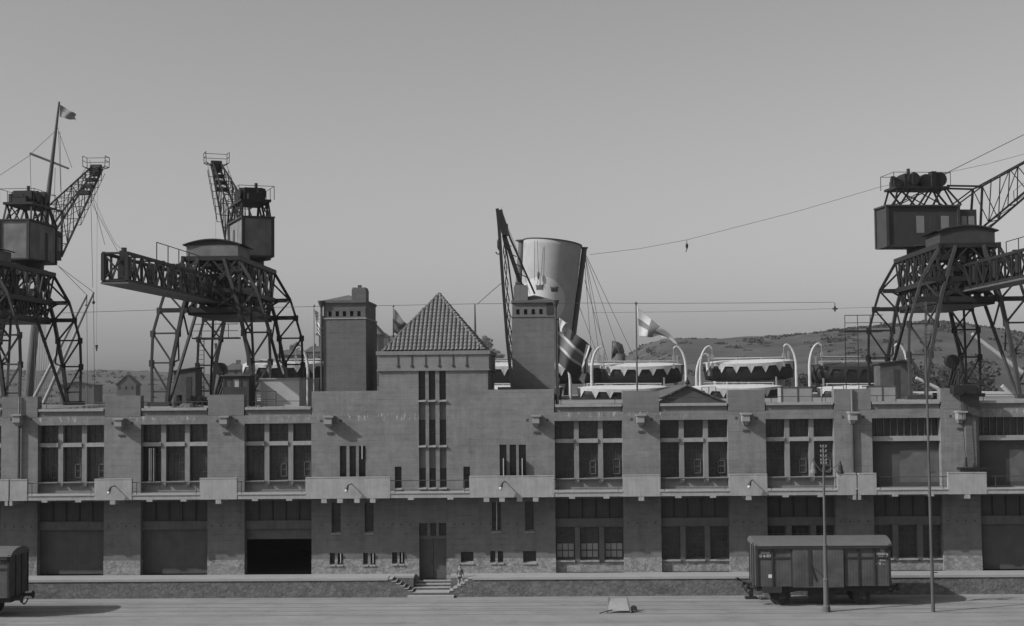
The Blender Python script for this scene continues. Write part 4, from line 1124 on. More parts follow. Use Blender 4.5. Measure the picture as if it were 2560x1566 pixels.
# ================================================================ FLAGS
def flagmesh(name, px_pts, Y, rows, cols, colf, amp=.18, ph=0, matl=None, depth=.5):
    """cloth sheet between four picture-traced corners, sagging and rippling in depth"""
    (a, b, c, d) = [at(p[0], p[1], Y) for p in px_pts]  # hoist-top, fly-top, fly-bottom, hoist-bottom
    m_ = MB(); vs = []
    for j in range(rows+1):
        for i in range(cols+1):
            u = i/cols; v = j/rows
            p = a.lerp(b, u).lerp(d.lerp(c, u), v)
            y = amp*math.sin(u*7+v*2.2+ph)*min(1, u*3)+depth*u*0
            vs.append(p+Vector((.12*math.sin(v*5+u*3+ph)*u, y, .10*math.sin(u*9+ph)*u)))
    for j in range(rows):
        for i in range(cols):
            m_.mi = colf((i+.5)/cols, (j+.5)/rows)
            k = j*(cols+1)+i; n0 = None
            m_.add([vs[k], vs[k+1], vs[k+cols+2], vs[k+cols+1]], [(0,1,2,3)])
    o = m_.build(name, matl or [M['f0'], M['f1'], M['f2']], None)
    bm = bmesh.new(); bm.from_mesh(o.data); bmesh.ops.remove_doubles(bm, verts=bm.verts, dist=1e-4); bm.to_mesh(o.data); bm.free()
    for p in o.data.polygons: p.use_smooth = True
    md = o.modifiers.new('s', 'SOLIDIFY'); md.thickness = .012
    return o
def pole(px, pytop, pybot, Y, lab, r=.06, m='mast', zb=None):
    a = at(px, pytop, Y); b = at(px, pybot, Y); z = b.z if zb is None else zb
    t = thing('flagpole', (a.x, Y, z), lab, 'flagpole', 'flagpoles on the warehouse roof')
    mb = MB(); mb.tube((a.x, Y, z), (a.x, Y, a.z), r, r*.6, 10); mb.build('pole', M[m], t)
    mb = MB(); mb.lathe((a.x, Y, a.z), [(.03, 0), (.09, .05), (.09, .12), (.02, .17)], 10); mb.build('finial', M[m], t)
pole(784.5, 768, 980, 5.5, 'flagpole with striped flag just left of the left tower', m='boom', zb=DECK)
pole(983, 768, 880, 7, 'flagpole between the left tower and the tiled gable', m='boom', zb=DECK)
pole(1590, 762, 975, .4, 'flagpole standing on a parapet pier, carrying the pale cross flag', m='mast', zb=12.29)
pole(1393.5, 800, 960, 12, 'flagpole mostly hidden behind the right tower downpipe', m='mast', zb=DECK)
def us(u, v):
    if u < .42 and v < .54:
        return 1 if (int(u*30) % 3 == 1 and int(v*24) % 3 == 1) else 2
    return 0 if int(v*13) % 2 == 0 else 1
# left tower stripes flag, hanging steeply
o = flagmesh('flag', [(786, 775), (812, 797), (814, 855), (794, 833)], 5.4, 26, 30, lambda u, v: (us(u, v) if v < .48 else (1 if int((v-.48)*10) % 2 == 0 else 0)) if v > .48 else (1 if (int(u*12) % 3 == 1 and int(v*24) % 3 == 1) else 2), amp=.08)
tag(o, 'striped flag with starred canton on the pole beside the left tower', 'flag')
o = flagmesh('flag', [(985, 771), (1019, 820), (1000, 838), (985, 832)], 6.9, 20, 20, lambda u, v: 1 if .62 < v < .86 else 2, amp=.06)
tag(o, 'dark flag with one white band, half hidden by the tiled gable roof', 'flag')
def fin(u, v):
    if .33 < u < .52 or .36 < v < .62: return 2
    return 1
o = flagmesh('flag', [(1592, 768), (1700, 860), (1655, 842), (1599, 842)], .35, 24, 40, fin, amp=.16, ph=1)
tag(o, 'pale flag with a darker cross blowing to the right above the parapet', 'flag')
# droopy cross flag
def nor(u, v):
    if .20 < u < .40 and False: return 1
    if .36 < v < .58: return 2
    if .28 < v < .66: return 1
    if .10 < u < .16 and v < .3: return 1
    return 0
o = flagmesh('flag', [(1396, 798), (1482, 872), (1455, 962), (1393, 905)], 12, 40, 50, nor, amp=.22, ph=.5)
tag(o, 'large dark flag with a pale-edged cross draped beside the right tower', 'flag')
o = flagmesh('flag', [(1398, 795), (1421, 812), (1413, 836), (1400, 830)], 11.6, 8, 8, lambda u, v: 1, amp=.1)
tag(o, 'crumpled pale cloth at the top of the draped flag by the right tower', 'flag')
o = flagmesh('flag', [(1466, 862), (1478, 866), (1466, 935), (1452, 930)], 11.5, 24, 8, lambda u, v: 0 if .5 < u < .75 else 1, amp=.12)
tag(o, 'white streamer with dark edge hanging at the fly end of the draped flag', 'flag')
o = flagmesh('flag', [(150, 262), (190, 288), (187, 302), (149, 292)], MY, 13, 24, us, amp=.15, matl=[mat('flag dark2', .10), mat('flag pale2', .26), mat('flag mid2', .12)])
tag(o, 'small striped flag flying at the ship mast top above the left crane', 'flag')

# ================================================================ WIRES AND HUNG THINGS
def wire(name, lab, pts, Y, r=.022, sag=0, cat='wire'):
    m_ = MB(); P_ = [at(x, y, Y) for x, y in pts]; m_.path(P_, r, 5)
    return tag(m_.build(name, M['wire']), lab, cat)
wire('aerial_wire', 'long wire rising from the funnel to the right edge, above the lifeboats', [(1475, 637), (1600, 622), (1717, 600), (1850, 566), (2000, 527), (2200, 468), (2330, 455-15), (2470, 410), (2570, 383)], 58, .021)
m_ = MB(); p = at(1717, 601, 58); m_.tube(p, p-Vector((0,0,.3)), .03, n=5); m_.lathe(p-Vector((0,0,.6)), [(.05, -.3), (.14, -.05), (.14, .15), (.04, .3)], 10); m_.tube(p-Vector((0,0,.9)), p-Vector((.12,0,1.2)), .05, n=6)
tag(m_.build('pulley_block', M['iron']), 'small dark pulley block hanging from the long wire above the cross flag', 'pulley')
wire('span_wire', 'thin horizontal wire across the sky above the roof, tied to the flagpoles', [(150, 783), (500, 772), (784, 767), (983, 764), (1187, 760), (1480, 758), (1590, 759), (1850, 758), (2085, 756)], 20, .018)
wire('span_wire', 'fainter second horizontal wire just under the first, over the right half', [(1480, 782), (1700, 780), (1950, 776), (2200, 768)], 20, .012)
wire('stay_wire', 'slack stay wire climbing from the gable roof towards the slim jib crane', [(1192, 762), (1230, 728), (1254, 708)], 34, .03)
m_ = MB(); p = at(2087, 757, 20); m_.tube(p, p-Vector((0,0,.2)), .03, n=5); m_.lathe(p-Vector((0,0,.42)), [(.22, -.1), (.2, -.03), (.08, .05), (.04, .2)], 12); m_.lathe(p-Vector((0,0,.6)), [(.02, -.1), (.07, 0), (.04, .08)], 8)
tag(m_.build('hanging_lamp', M['iron']), 'small shaded lamp hanging from the horizontal wire left of the right crane', 'lamp')
wire('stay_wire', 'faint stay wire slanting down from the left crane jib to the girder end', [(228, 480), (262, 560), (290, 612), (310, 628)], 14, .014)

# ================================================================ FREIGHT WAGONS
def wagon(xr, xl, Yc, label, near=True):
    t = thing('freight_wagon', ((xr+xl)/2, Yc, 0), label, 'wagon', 'goods wagons on the near track'); hw = 1.42
    zb, ze = 1.15, 3.42
    mb = MB(); mb.box(xl, xr, Yc-hw, Yc+hw, zb, ze)
    body = mb.build('body', M['wagon'], t)
    mb = MB(); L_ = xr-xl
    def post(x, w_=.09): mb.box(x-w_/2, x+w_/2, Yc-hw-.06, Yc-hw, zb, ze); mb.box(x-w_/2, x+w_/2, Yc+hw, Yc+hw+.06, zb, ze)
    for f in (0.006, .12, .265, .655, .765, .885, .994): post(xl+L_*f)
    for x in (xl, xr):
        for y in (-hw, -.45, .45, hw): mb.box(x-.05, x+.05, Yc+y-.05, Yc+y+.05, zb, ze+.1)
    for f0, f1 in ((0, .265), (.655, 1)): mb.box(xl+L_*f0, xl+L_*f1, Yc-hw-.05, Yc-hw-.001, 2.72, 2.80)
    mb.build('frame_posts', M['wagond'], body)
    mb = MB(); mb.box(xl+L_*.27, xl+L_*.65, Yc-hw-.12, Yc-hw-.065, zb-.05, ze-.1)
    dd = mb.build('sliding_door', M['wagon'], t)
    mb = MB(); mb.beam((xl+L_*.40, Yc-hw-.14, 2.35), (xl+L_*.44, Yc-hw-.14, 1.5), .07); mb.beam((xl+L_*.40, Yc-hw-.14, 2.35), (xl+L_*.52, Yc-hw-.14, 1.6), .04); mb.box(xl+L_*.385, xl+L_*.41, Yc-hw-.15, Yc-hw-.12, 1.2, 3.3); mb.build('latch', M['wagond'], dd)
    mb = MB(); mb.box(xl+.05, xr-.05, Yc-hw-.16, Yc-hw-.07, ze-.14, ze-.02); mb.box(xl+.3, xl+1.4, Yc-hw-.10, Yc-hw-.02, zb-.35, zb); mb.build('door_rail', M['wagond'], t)
    mb = MB(); n = 12
    pr = [(-1.52+3.04*k/n, ze+.02+.42*(1-(2*k/n-1)**2)**.7) for k in range(n+1)]
    mb.prism([(xl-.12, Yc+y, z) for y, z in pr], (L_+.24, 0, 0)); mb.build('roof', M['wagonr'], t)
    mb = MB(); mb.box(xl+.02, xr-.02, Yc-1.1, Yc+1.1, .85, 1.15); mb.build('underframe', M['wagond'], t)
    for x in (xl+L_*.2, xl+L_*.8):
        for y in (-.75, .75):
            mb = MB(); mb.lathe((x, Yc+y, .52), [(.40, -.07), (.47, -.06), (.47, .02), (.50, .05), (.1, .07)] if y > 0 else [(.1, -.07), (.50, -.05), (.47, -.02), (.47, .06), (.40, .07)], 24, axis='y'); mb.build('wheel', M['wagond'], t)
    mb = MB()
    for x in (xl+L_*.2, xl+L_*.8): mb.tube((x, Yc-.8, .52), (x, Yc+.8, .52), .08); mb.box(x-.2, x+.2, Yc-1.05, Yc-.9, .35, .9); mb.chain([(x-.7, Yc-1, .85), (x, Yc-1, .72), (x+.7, Yc-1, .85)], .06, .1)
    mb.box(xl+L_*.4, xl+L_*.6, Yc-.9, Yc-.7, .35, .85)
    mb.build('axles', M['wagond'], t)
    for x, s in ((xl, -1), (xr, 1)):
        for y in (-.88, .88):
            mb = MB(); mb.tube((x, Yc+y, 1.02), (x+s*.5, Yc+y, 1.02), .09); mb.tube((x+s*.5, Yc+y, 1.02), (x+s*.56, Yc+y, 1.02), .22); mb.build('buffer', M['wagond'], t)
        mb = MB(); pts = [Vector((x+s*(.1+.12*k), Yc, .95-.35*math.sin(math.pi*k/4))) for k in range(5)]; mb.path(pts, .04); mb.build('coupling', M['wagond'], t)
    return t, body
xa = at(1891, 1400, -6.4).x; xb = at(2224, 1400, -6.4).x
wg, wb = wagon(xb, xa, -5.0, 'closed wooden goods wagon with white lettering standing before the right half')
# left wagon; visible end at px 20..78
xe = at(22, 1450, -9.42).x
wagon(xe, xe-7.9, -8.0, 'dark goods wagon end with buffer at the left edge of the yard')
# brake handle / end posts on the right wagon left end
mb = MB(); x = xa-.12
mb.tube((x, -6.2, 1.0), (x, -6.2, 3.6), .035, n=6); mb.tube((x, -5.9, 1.0), (x, -5.9, 3.6), .03, n=6)
for k in range(7): mb.beam((x, -6.2, 1.2+k*.35), (x, -5.9, 1.2+k*.35), .03)
mb.build('end_ladder', M['wagond'], wg)
# lettering (blurred in the photograph: number on the left panel, stacked lines on the right)
def text(s, x, z, size, Y, parent, align='CENTER', m='mark'):
    cu = bpy.data.curves.new('lettering', 'FONT'); cu.body = s; cu.size = size; cu.align_x = align; cu.extrude = .004
    o = bpy.data.objects.new('tmp', cu); COL.objects.link(o); bpy.context.view_layer.update()
    me = bpy.data.meshes.new_from_object(o.evaluated_get(bpy.context.evaluated_depsgraph_get())); bpy.data.objects.remove(o)
    me.materials.clear(); me.materials.append(M[m]); me.transform(Matrix.Translation(Vector((x, Y, z))-woff(parent)) @ Matrix.Rotation(math.pi/2, 4, 'X'))
    n = bpy.data.objects.new('lettering', me); COL.objects.link(n); n.parent = parent; return n
yl = -5-1.42-.012
p = at(1915, 1388, yl); text('Göteb.', p.x, p.z+.08, .17, yl, wb); text('SJ 4·823', p.x, p.z-.16, .26, yl, wb)
p = at(2206, 1382, yl); text('Gs', p.x, p.z+.06, .20, yl, wb); text('10500 kg', p.x, p.z-.13, .19, yl, wb); text('12.0 m²', p.x, p.z-.31, .17, yl, wb); text('4.5 m', p.x, p.z-.48, .15, yl, wb)
p = at(2200, 1407, yl); text('– V –', p.x, p.z-.15, .26, yl, wb)
p = at(1926, 1441, yl); mb = MB(); mb.box(p.x-.11, p.x+.11, yl-.01, yl, p.z-.1, p.z+.1); mb.build('chalk_label', M['mark'], wb)
# ================================================================ STREET LAMP, POLE
LY = -9.3
b = atz(2066, 1530, 0); LY = b.y
t = thing('street_lamp', (b.x, b.y, 0), 'tall twin-armed lamp post with wire insulators on top in front of the goods wagon', 'lamp post')
tp = at(2065, 1170, LY); x = b.x
mb = MB(); mb.lathe((x, LY, 0), [(.24, 0), (.22, .3), (.15, .4), (.14, 1.7), (.17, 1.75), (.12, 1.85), (.11, 3.6), (.135, 3.65), (.085, 3.75), (.06, tp.z)], 14); mb.build('post', mat('lamp post paint', .08), t, smooth=False)
mb = MB()
for s, px, py in ((-1, 2034, 1146), (1, 2100, 1152)):
    e = at(px, py, LY); pts = []
    for k in range(9):
        a = R(90*k/8); pts.append(Vector((x+(e.x-x)*math.sin(a)*.98, LY, tp.z-.25+(e.z-tp.z+.25)*(1-math.cos(a))**.6 if k else tp.z-.25)))
    pts.append(Vector((e.x, LY, e.z))); pts.append(Vector((e.x+s*.06, LY, e.z-.25))); mb.path(pts, .03)
arm = mb.build('arm', mat('lamp post paint', .08), t)
for s, px, py in ((-1, 2033, 1158), (1, 2101, 1160)):
    e = at(px, py, LY); mb = MB(); mb.lathe((e.x, LY, e.z-.55), [(.19, 0), (.17, .12), (.13, .2), (.11, .45), (.05, .55), (.03, .65)], 14)
    sh = mb.build('lamp_shade', M['iron'] if s > 0 else mat('pale lamp shade', .14), t)
    mb = MB(); mb.lathe((e.x, LY, e.z-.64), [(.02, -.04), (.08, .02), (.1, .09)], 10); mb.build('bulb', M['lampg'], sh)
mb = MB()
mb.tube((x, LY, tp.z), (x, LY, at(2068, 1112, LY).z), .03, n=8)
for k, py in enumerate((1118, 1130, 1142, 1152, 1160)):
    z = at(2068, py, LY).z; mb.box(x-.14, x+.20, LY-.03, LY+.03, z-.02, z+.02)
    for dx in (-.12, .02, .17): mb.lathe((x+dx, LY, z+.02), [(.045, 0), (.05, .05), (.03, .11)], 8)
mb.build('insulators', mat('insulator', .13), t)
p0 = atz(2333, 1530, 0); YP = p0.y
tp = at(2313, 836, YP)
t = thing('telegraph_pole', (p0.x, YP, 0), 'tall slightly leaning bare pole with climbing pegs right of the goods wagon', 'pole')
mb = MB(); mb.tube((p0.x, YP, 0), (tp.x, YP, tp.z), .105, .045, 12); mb.build('pole', mat('pole paint', .06, var=.4, scale=.6), t)
mb = MB()
for k in range(5):
    f = .14+.09*k; q = Vector((p0.x, YP, 0)).lerp(Vector((tp.x, YP, tp.z)), f); mb.tube(q, q+Vector((.32, 0, .02)), .025, n=6)
mb.build('climbing_peg', M['iron'], t)
mb = MB()
for dx in (-.42, -.28): mb.tube((p0.x+dx-.3, -.3, 1.9), (p0.x+dx-.3, -.3, 5.6), .03, n=6)
# ================================================================ YARD THINGS
p = atz(1548, 1531, 0)
t = thing('hand_barrow', (p.x, p.y, 0), 'small upturned wooden barrow lying on the yard gravel', 'barrow')
mb = MB(); a = -.62; b_ = .55
mb.add([(a, -.3, .18), (b_, -.3, .18), (b_-.12, .35, .72), (a+.05, .35, .72), (a, -.33, .13), (b_, -.33, .13), (b_-.12, .40, .68), (a+.05, .40, .68)], [(0,1,2,3),(7,6,5,4),(0,4,5,1),(1,5,6,2),(2,6,7,3),(3,7,4,0)])
mb.build('tray', mat('barrow boards', .20, var=.25), t, local=True)
mb = MB(); mb.beam((a-.05, -.35, .05), (a+.05, .4, .78), .07); mb.beam((b_+.08, -.35, .05), (b_-.1, .4, .78), .07); mb.beam((a-.5, -.6, .05), (a+.2, -.3, .18), .06); mb.beam((b_+.2, -.2, .1), (b_+.7, -.1, .12), .06)
mb.build('frame', mat('barrow frame', .12), t, local=True)
mb = MB(); mb.lathe((b_+.25, -.15, .2), [(.12, -.05), (.2, -.04), (.2, .04), (.12, .05)], 14, axis='y'); mb.build('wheel', M['wagond'], t, local=True)
p = atz(1878, 1497, 0)
t = thing('switch_stand', (p.x, p.y, 0), 'iron points lever and stand beside the left end of the goods wagon', 'points lever')
mb = MB(); mb.box(-.35, .35, -.25, .25, 0, .12); mb.box(-.12, .12, -.1, .1, .12, .75); mb.tube((0, 0, .7), (-.75, 0, 1.15), .04); mb.lathe((-.8, 0, 1.15), [(.02, -.1), (.13, -.06), (.13, .06), (.02, .1)], 10); mb.build('lever', M['iron'], t, local=True)
mb = MB(); mb.box(.5, 1.3, -.2, .3, 0, .1); mb.box(.75, 1.1, -.1, .15, .1, .65); mb.build('counterweight', mat('switch box', .12), t, local=True)
# ================================================================ BOY
def person():
    fx = at(1150, 1456, -1.5).x; base = Vector((fx, -1.5, 0))
    zL = .30+(PT-.30)*.32; zR = .30+(PT-.30)*.52
    t = thing('person', (fx, -1.5, zL), 'child in dark shorts and grey jacket walking up the right side stairs with bare legs', 'person')
    H = 1.22
    def skin(name, vs, es, rs, m, sub=2):
        me = bpy.data.meshes.new(name); me.from_pydata(vs, es, []); o = bpy.data.objects.new(name, me); COL.objects.link(o); o.parent = t
        md = o.modifiers.new('skin', 'SKIN'); md.use_smooth_shade = True
        for i, r_ in enumerate(rs): me.skin_vertices[0].data[i].radius = (r_, r_)
        me.skin_vertices[0].data[0].use_root = True
        s_ = o.modifiers.new('sub', 'SUBSURF'); s_.levels = sub; s_.render_levels = sub
        me.materials.append(m); return o
    hip = .62; sh = .98
    V = [(0,0,hip), (0,0,.75), (0,-.01,.9), (0,-.01,1.02), (0,-.02,1.10),
         (-.07,0,hip-.04), (-.08,-.03,.36), (-.09,.0,.07), (-.09,-.09,.03),
         (.07,0,hip-.04), (.13,-.05,.42), (.22,.02,.20), (.25,-.07,.16),
         (-.13,0,sh), (-.18,.01,.78), (-.17,-.06,.62), (-.165,-.08,.55),
         (.13,0,sh), (.18,.02,.78), (.20,-.05,.63), (.20,-.07,.56)]
    Ed = [(0,1),(1,2),(2,3),(3,4),(0,5),(5,6),(6,7),(7,8),(0,9),(9,10),(10,11),(11,12),(3,13),(13,14),(14,15),(15,16),(3,17),(17,18),(18,19),(19,20)]
    Rr = [.10,.10,.11,.085,.04,.075,.048,.033,.03,.075,.048,.033,.03,.05,.038,.028,.022,.05,.038,.028,.022]
    skin('body', V, Ed, Rr, M['skin'])
    skin('jacket', [(0,0,.64),(0,0,.78),(0,-.01,.92),(0,-.01,1.03),(-.13,0,.985),(-.185,.01,.78),(-.175,-.04,.66),(.13,0,.985),(.185,.02,.78),(.2,-.03,.67)],
         [(0,1),(1,2),(2,3),(3,4),(4,5),(5,6),(3,7),(7,8),(8,9)], [.118,.112,.125,.075,.062,.05,.043,.062,.05,.043], M['shirt'])
    skin('shorts', [(0,0,.66),(0,0,.60),(-.075,-.005,.54),(-.08,-.02,.42),(.075,-.005,.54),(.115,-.03,.46)], [(0,1),(1,2),(2,3),(1,4),(4,5)], [.115,.12,.088,.075,.088,.075], M['short'])
    mb = MB(); mb.lathe((0, -.02, 1.19), [(.03, -.12), (.06, -.10), (.078, -.03), (.08, .03), (.06, .085), (.02, .105)], 14)
    mb.tube((0, -.10, 1.19), (0, -.115, 1.165), .012, .018); hd = mb.build('head', M['skin'], t, local=True, smooth=True)
    mb = MB()
    for x in (-.028, .028): mb.lathe((x, -.092, 1.205), [(.002, -.008), (.009, 0), (.002, .008)], 8, axis='y')
    mb.box(-.02, .02, -.098, -.088, 1.135, 1.143)
    for x in (-.08, .08): mb.box(x-.008, x+.008, -.03, 0, 1.17, 1.215)
    mb.build('face_features', M['hair'], hd, local=True)
    mb = MB(); mb.lathe((0, .005, 1.215), [(.090, -.065), (.096, 0), (.09, .06), (.055, .105), (.01, .118)], 14); mb.build('hair', M['hair'], hd, local=True, smooth=True)
    for s, hx, hy, hz in ((-1, -.165, -.09, .53), (1, .20, -.08, .54)):
        for k in range(4): pass
        vs = [(hx,hy+.01,hz),(hx,hy-.01,hz-.035)]; es = [(0,1)]; rs = [.018,.02]
        for k in range(4):
            o_ = len(vs); vs += [(hx+(-.018+.012*k), hy-.02, hz-.065), (hx+(-.018+.012*k), hy-.012, hz-.085-.006*(k in (1, 2)))]; es += [(1, o_), (o_, o_+1)]; rs += [.0065, .006]
        o_ = len(vs); vs += [(hx-s*.03, hy-.025, hz-.045)]; es += [(0, o_)]; rs += [.007]
        skin('hand', vs, es, rs, M['skin'], 1)
    for x, y, z in ((-.09, -.03, .02), (.24, -.02, .15)):
        mb = MB(); mb.box(x-.035, x+.035, y-.12, y+.06, z-.02, z+.035); mb.build('shoe', M['short'], t, local=True)
person()
# ================================================================ FAR SHORE
def horizon_y(px): return 962-(px-1280)*.0095
sil = [(-900, 925), (0, 923), (100, 927), (250, 926), (400, 930), (560, 940), (700, 945), (1100, 945), (1350, 945), (1500, 925), (1570, 893), (1610, 868), (1660, 854), (1700, 850), (1800, 852), (1900, 847), (1980, 842), (2080, 830), (2150, 822), (2250, 814), (2330, 806), (2400, 812), (2480, 825), (2560, 836), (3000, 870), (3600, 900)]
def sily(px):
    for (a, b), (c, d) in zip(sil[:-1], sil[1:]):
        if a <= px <= c: return b+(d-b)*(px-a)/(c-a)
    return 925
def rdist(px): return 1300-min(1, max(0, (px-1200)/500))*500
vs = []; NU = 420; NV = 26
def hnoise(x, y):
    return (math.sin(x*.021+1.3*math.sin(y*.013))+.6*math.sin(x*.053+y*.031)+.4*math.sin(x*.11-y*.07)+.25*math.sin(x*.23+y*.19))/2.2
for i in range(NU+1):
    px = -900+4500*i/NU; d_r = rdist(px)
    for j in range(NV+1):
        f = j/NV; d = 330+(d_r*1.9-330)*f**1.3
        dirv = at(px, 960, CAM.y+d); X = dirv.x; Yw = CAM.y+d
        zr = 12.75+(horizon_y(px)-sily(px))*d_r/FPX
        g = max(0, (d-330)/(d_r-330)); h = zr*(g*g*(3-2*g) if g < 1 else max(0.0, 1-(g-1)*.8))
        h += hnoise(X, Yw)*(.02+.05*min(1, g))*zr*.6
        vs.append((X, Yw, h-1.5*(1-min(1, g*6))))
mb = MB(); mb.add(vs, [(i*(NV+1)+j, (i+1)*(NV+1)+j, (i+1)*(NV+1)+j+1, i*(NV+1)+j+1) for i in range(NU) for j in range(NV)])
struct('hills', mb, M['hill'], smooth=True)
def leafcloud(m_, c, r, n, s, sq=(1, 1, .8)):
    for k in range(n):
        while True:
            v = Vector((random.uniform(-1, 1), random.uniform(-1, 1), random.uniform(-1, 1)))
            if .25 < v.length < 1: break
        p = Vector(c)+Vector((v.x*r*sq[0], v.y*r*sq[1], v.z*r*sq[2])); a = Vector((random.gauss(0, 1), random.gauss(0, 1), random.gauss(0, 1))).normalized(); b = a.orthogonal().normalized()*s; a = a.cross(b).normalized()*s
        m_.add([p-a-b*.6, p+a-b*.5, p+a*.8+b, p-a*.7+b*.8], [(0,1,2,3)])
# far woods on the hill: one mass
def ground_z(px, g):
    d_r = rdist(px); return 12.75+(horizon_y(px)-sily(px))*d_r/FPX
m_ = MB()
for k in range(1100):
    px = random.uniform(1570, 2620); d_r = rdist(px); g = random.choice((1, 1, random.uniform(.4, .98), random.uniform(.4, .98)))+random.uniform(-.03, .02)
    if g < .93 and hnoise(px*1.3, g*900) < .05: continue
    if g > .93 and random.random() < .35: continue
    d = 330+(d_r-330)*g; zr = ground_z(px, g); gg = max(0, g); z = zr*(gg*gg*(3-2*gg)) if g < 1 else zr
    p = at(px, 960, CAM.y+d); r_ = random.uniform(1.0, 2.3)
    leafcloud(m_, (p.x, CAM.y+d, z-r_*.2), r_, 30, r_*.3, (2.2, 1.5, .55))
for k in range(140):
    px = random.choice((random.uniform(2230, 2460), random.uniform(1880, 2100))); d = random.uniform(420, 520); p = at(px, 960, CAM.y+d)
    zt = at(px, 905 if px > 2200 else 925, CAM.y+d).z; r_ = random.uniform(3.5, 6)
    leafcloud(m_, (p.x, CAM.y+d, random.uniform(2, zt-r_*.5)), r_, 130, r_*.11)
for k in range(260):
    px = random.uniform(-40, 620); d = random.uniform(500, 1150); p = at(px, 960, CAM.y+d); g = (d-330)/(1300-330); z = ground_z(px, 1)*(g*g*(3-2*g)); r_ = random.uniform(.9, 1.9)
    leafcloud(m_, (p.x, CAM.y+d, z-r_*.1), r_, 26, r_*.3, (1.4, 1, .7))
tag(m_.build('hillside_woods', M['wood']), 'dark scrub and woods spread over the far hillsides', 'woods', kind='stuff')
# trees behind the gable
def tree(px, py, Y, r_, lab):
    p = at(px, py, Y); t = thing('tree', (p.x, Y, p.z-2.4*r_), lab, 'tree', 'trees behind the tiled gable')
    zb = woff(t).z
    mb = MB(); mb.tube((p.x, Y, zb), (p.x+.1, Y, p.z-r_*.5), r_*.14, r_*.08, 8)
    for k in range(7):
        a = random.uniform(0, 6.28); mb.tube((p.x, Y, p.z-r_*.7), (p.x+r_*.6*math.cos(a), Y+r_*.6*math.sin(a), p.z+r_*random.uniform(-.2, .6)), r_*.05, r_*.02, 6)
    mb.build('trunk', M['bark'], t)
    mb = MB()
    for k in range(16):
        v = Vector((random.gauss(0, .45), random.gauss(0, .4), random.gauss(0, .38))); leafcloud(mb, (p.x+v.x*r_, Y+v.y*r_, p.z+v.z*r_), r_*random.uniform(.25, .42), 90, r_*.055)
    mb.build('crown', M['leaf'], t)
tree(1214, 860, 900, 6.3, 'round tree crown showing over the right slope of the tiled gable roof')
tree(1230, 884, 880, 5.0, 'lower tree crown just beyond the right eave of the tiled gable')
tree(1247, 893, 860, 4.2, 'small pale tree crown between gable and right tower')
tree(738, 868, 700, 3.6, 'small round tree between the crane leg and the left tower')
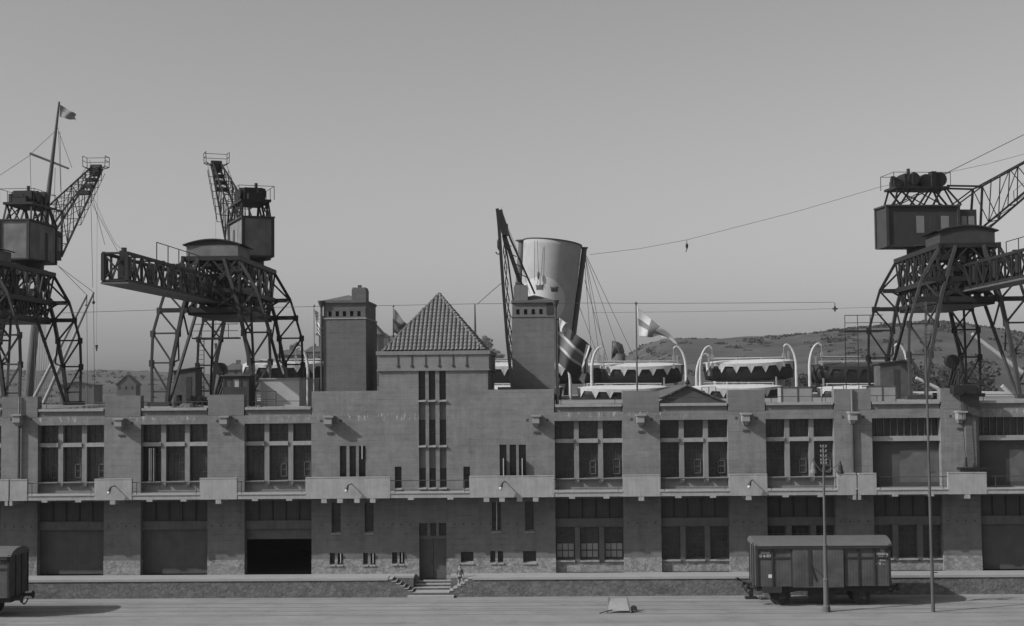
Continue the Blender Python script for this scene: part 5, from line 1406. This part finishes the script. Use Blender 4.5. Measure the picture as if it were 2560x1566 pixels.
# far houses
def house(px0, px1, pyr, pye, pyb, Y, lab, hip=False, ch=True, wins=3):
    a = at(px0, pye, Y); b = at(px1, pye, Y); zb = at(px0, pyb, Y).z; ze = a.z; zr = at(px0, pyr, Y).z; dp = (b.x-a.x)*.8; xm_ = (a.x+b.x)/2
    t = thing('house', (xm_, Y, zb), lab, 'house', 'far houses on the opposite shore')
    wn = [(a.x+(b.x-a.x)*(k+.3)/wins, a.x+(b.x-a.x)*(k+.65)/wins, zb+(ze-zb)*.45, zb+(ze-zb)*.8) for k in range(wins)]
    mb = MB(); mb.holes(a.x, b.x, zb-6, ze, wn, Y, .6); mb.box(a.x, b.x, Y+.61, Y+dp, zb-6, ze)
    if not hip: mb.prism([(a.x, Y, ze), (b.x, Y, ze), (xm_, Y, zr)], (0, dp, 0))
    mb.build('wall', M['housew'], t)
    for q in wn:
        mb = MB(); mb.box(q[0], q[1], Y+.3, Y+.4, q[2], q[3]); mb.build('window', M['glass'], t)
    e = (b.x-a.x)*.06; mb = MB()
    if hip:
        mb.add([(a.x-e, Y-e, ze), (b.x+e, Y-e, ze), (b.x+e, Y+dp+e, ze), (a.x-e, Y+dp+e, ze), (a.x+(b.x-a.x)*.28, Y+dp/2, zr), (b.x-(b.x-a.x)*.28, Y+dp/2, zr)], [(0,1,5,4),(1,2,5),(2,3,4,5),(3,0,4),(0,3,2,1)])
    else:
        th = (zr-ze)*.1
        for x in (a.x-e, b.x+e):
            mb.add([(x, Y-e, ze-.3), (xm_, Y-e, zr), (xm_, Y+dp+e, zr), (x, Y+dp+e, ze-.3), (x, Y-e, ze-.3+th), (xm_, Y-e, zr+th), (xm_, Y+dp+e, zr+th), (x, Y+dp+e, ze-.3+th)], [(0,3,2,1),(4,5,6,7),(0,1,5,4),(2,3,7,6),(3,0,4,7)])
    r_ = mb.build('roof', M['houser'], t)
    if ch:
        w_ = (b.x-a.x)*.08; mb = MB(); mb.box(xm_-w_, xm_+w_, Y+dp*.4, Y+dp*.5, zr-(zr-ze)*.4, zr+(zr-ze)*.45); mb.build('chimney', M['housew'], r_)
house(292, 340, 940, 962, 985, 420, 'gabled house on the far shore between the left and middle cranes')
house(150, 235, 955, 962, 980, 520, 'low long shed on the far shore behind the left crane leg', ch=False, wins=5)
house(556, 625, 908, 925, 945, 380, 'hip-roofed house with chimney behind the middle crane', hip=True)
house(628, 672, 905, 918, 945, 440, 'small hip-roofed house between the middle crane legs', hip=True)
house(690, 760, 874, 888, 935, 480, 'broad roofed block behind the right legs of the middle crane', hip=True, wins=4)
house(762, 806, 866, 880, 935, 520, 'dark roofed block just left of the left tower', hip=True)
house(797, 945, 775, 838, 935, 560, 'tall steep-roofed mansion on the height behind the left tower', hip=True, wins=6)
house(935, 972, 832, 842, 935, 600, 'flat-topped wing of the mansion right of the left tower', hip=True, ch=False)
house(965, 1010, 838, 850, 935, 620, 'low end block between the left tower and the tiled gable', hip=True, ch=False)
house(2090, 2145, 868, 880, 905, 560, 'dark house on the lower right hillside left of the right crane', hip=True)
house(2010, 2070, 896, 903, 920, 600, 'low pale building on the hillside above the dark lifeboat', ch=False, wins=4)
house(1868, 1890, 888, 895, 905, 700, 'tiny house on the hillside above the covered lifeboat', ch=False, wins=2)
# ================================================================ HAZE
mb = MB(); mb.box(-1500, 1500, -130, 2300, -4, 75)
hz = mb.build('haze', None); hz['kind'] = 'stuff'; hz['label'] = 'thin harbour haze over the far shore'
hm = bpy.data.materials.new('haze'); hm.use_nodes = True; n_ = hm.node_tree; n_.nodes.remove(n_.nodes['Principled BSDF'])
pv = n_.nodes.new('ShaderNodeVolumePrincipled'); pv.inputs['Density'].default_value = 0.00009; pv.inputs['Color'].default_value = (.9, .9, .9, 1)
n_.links.new(pv.outputs[0], n_.nodes['Material Output'].inputs['Volume'])
hz.data.materials.clear(); hz.data.materials.append(hm)
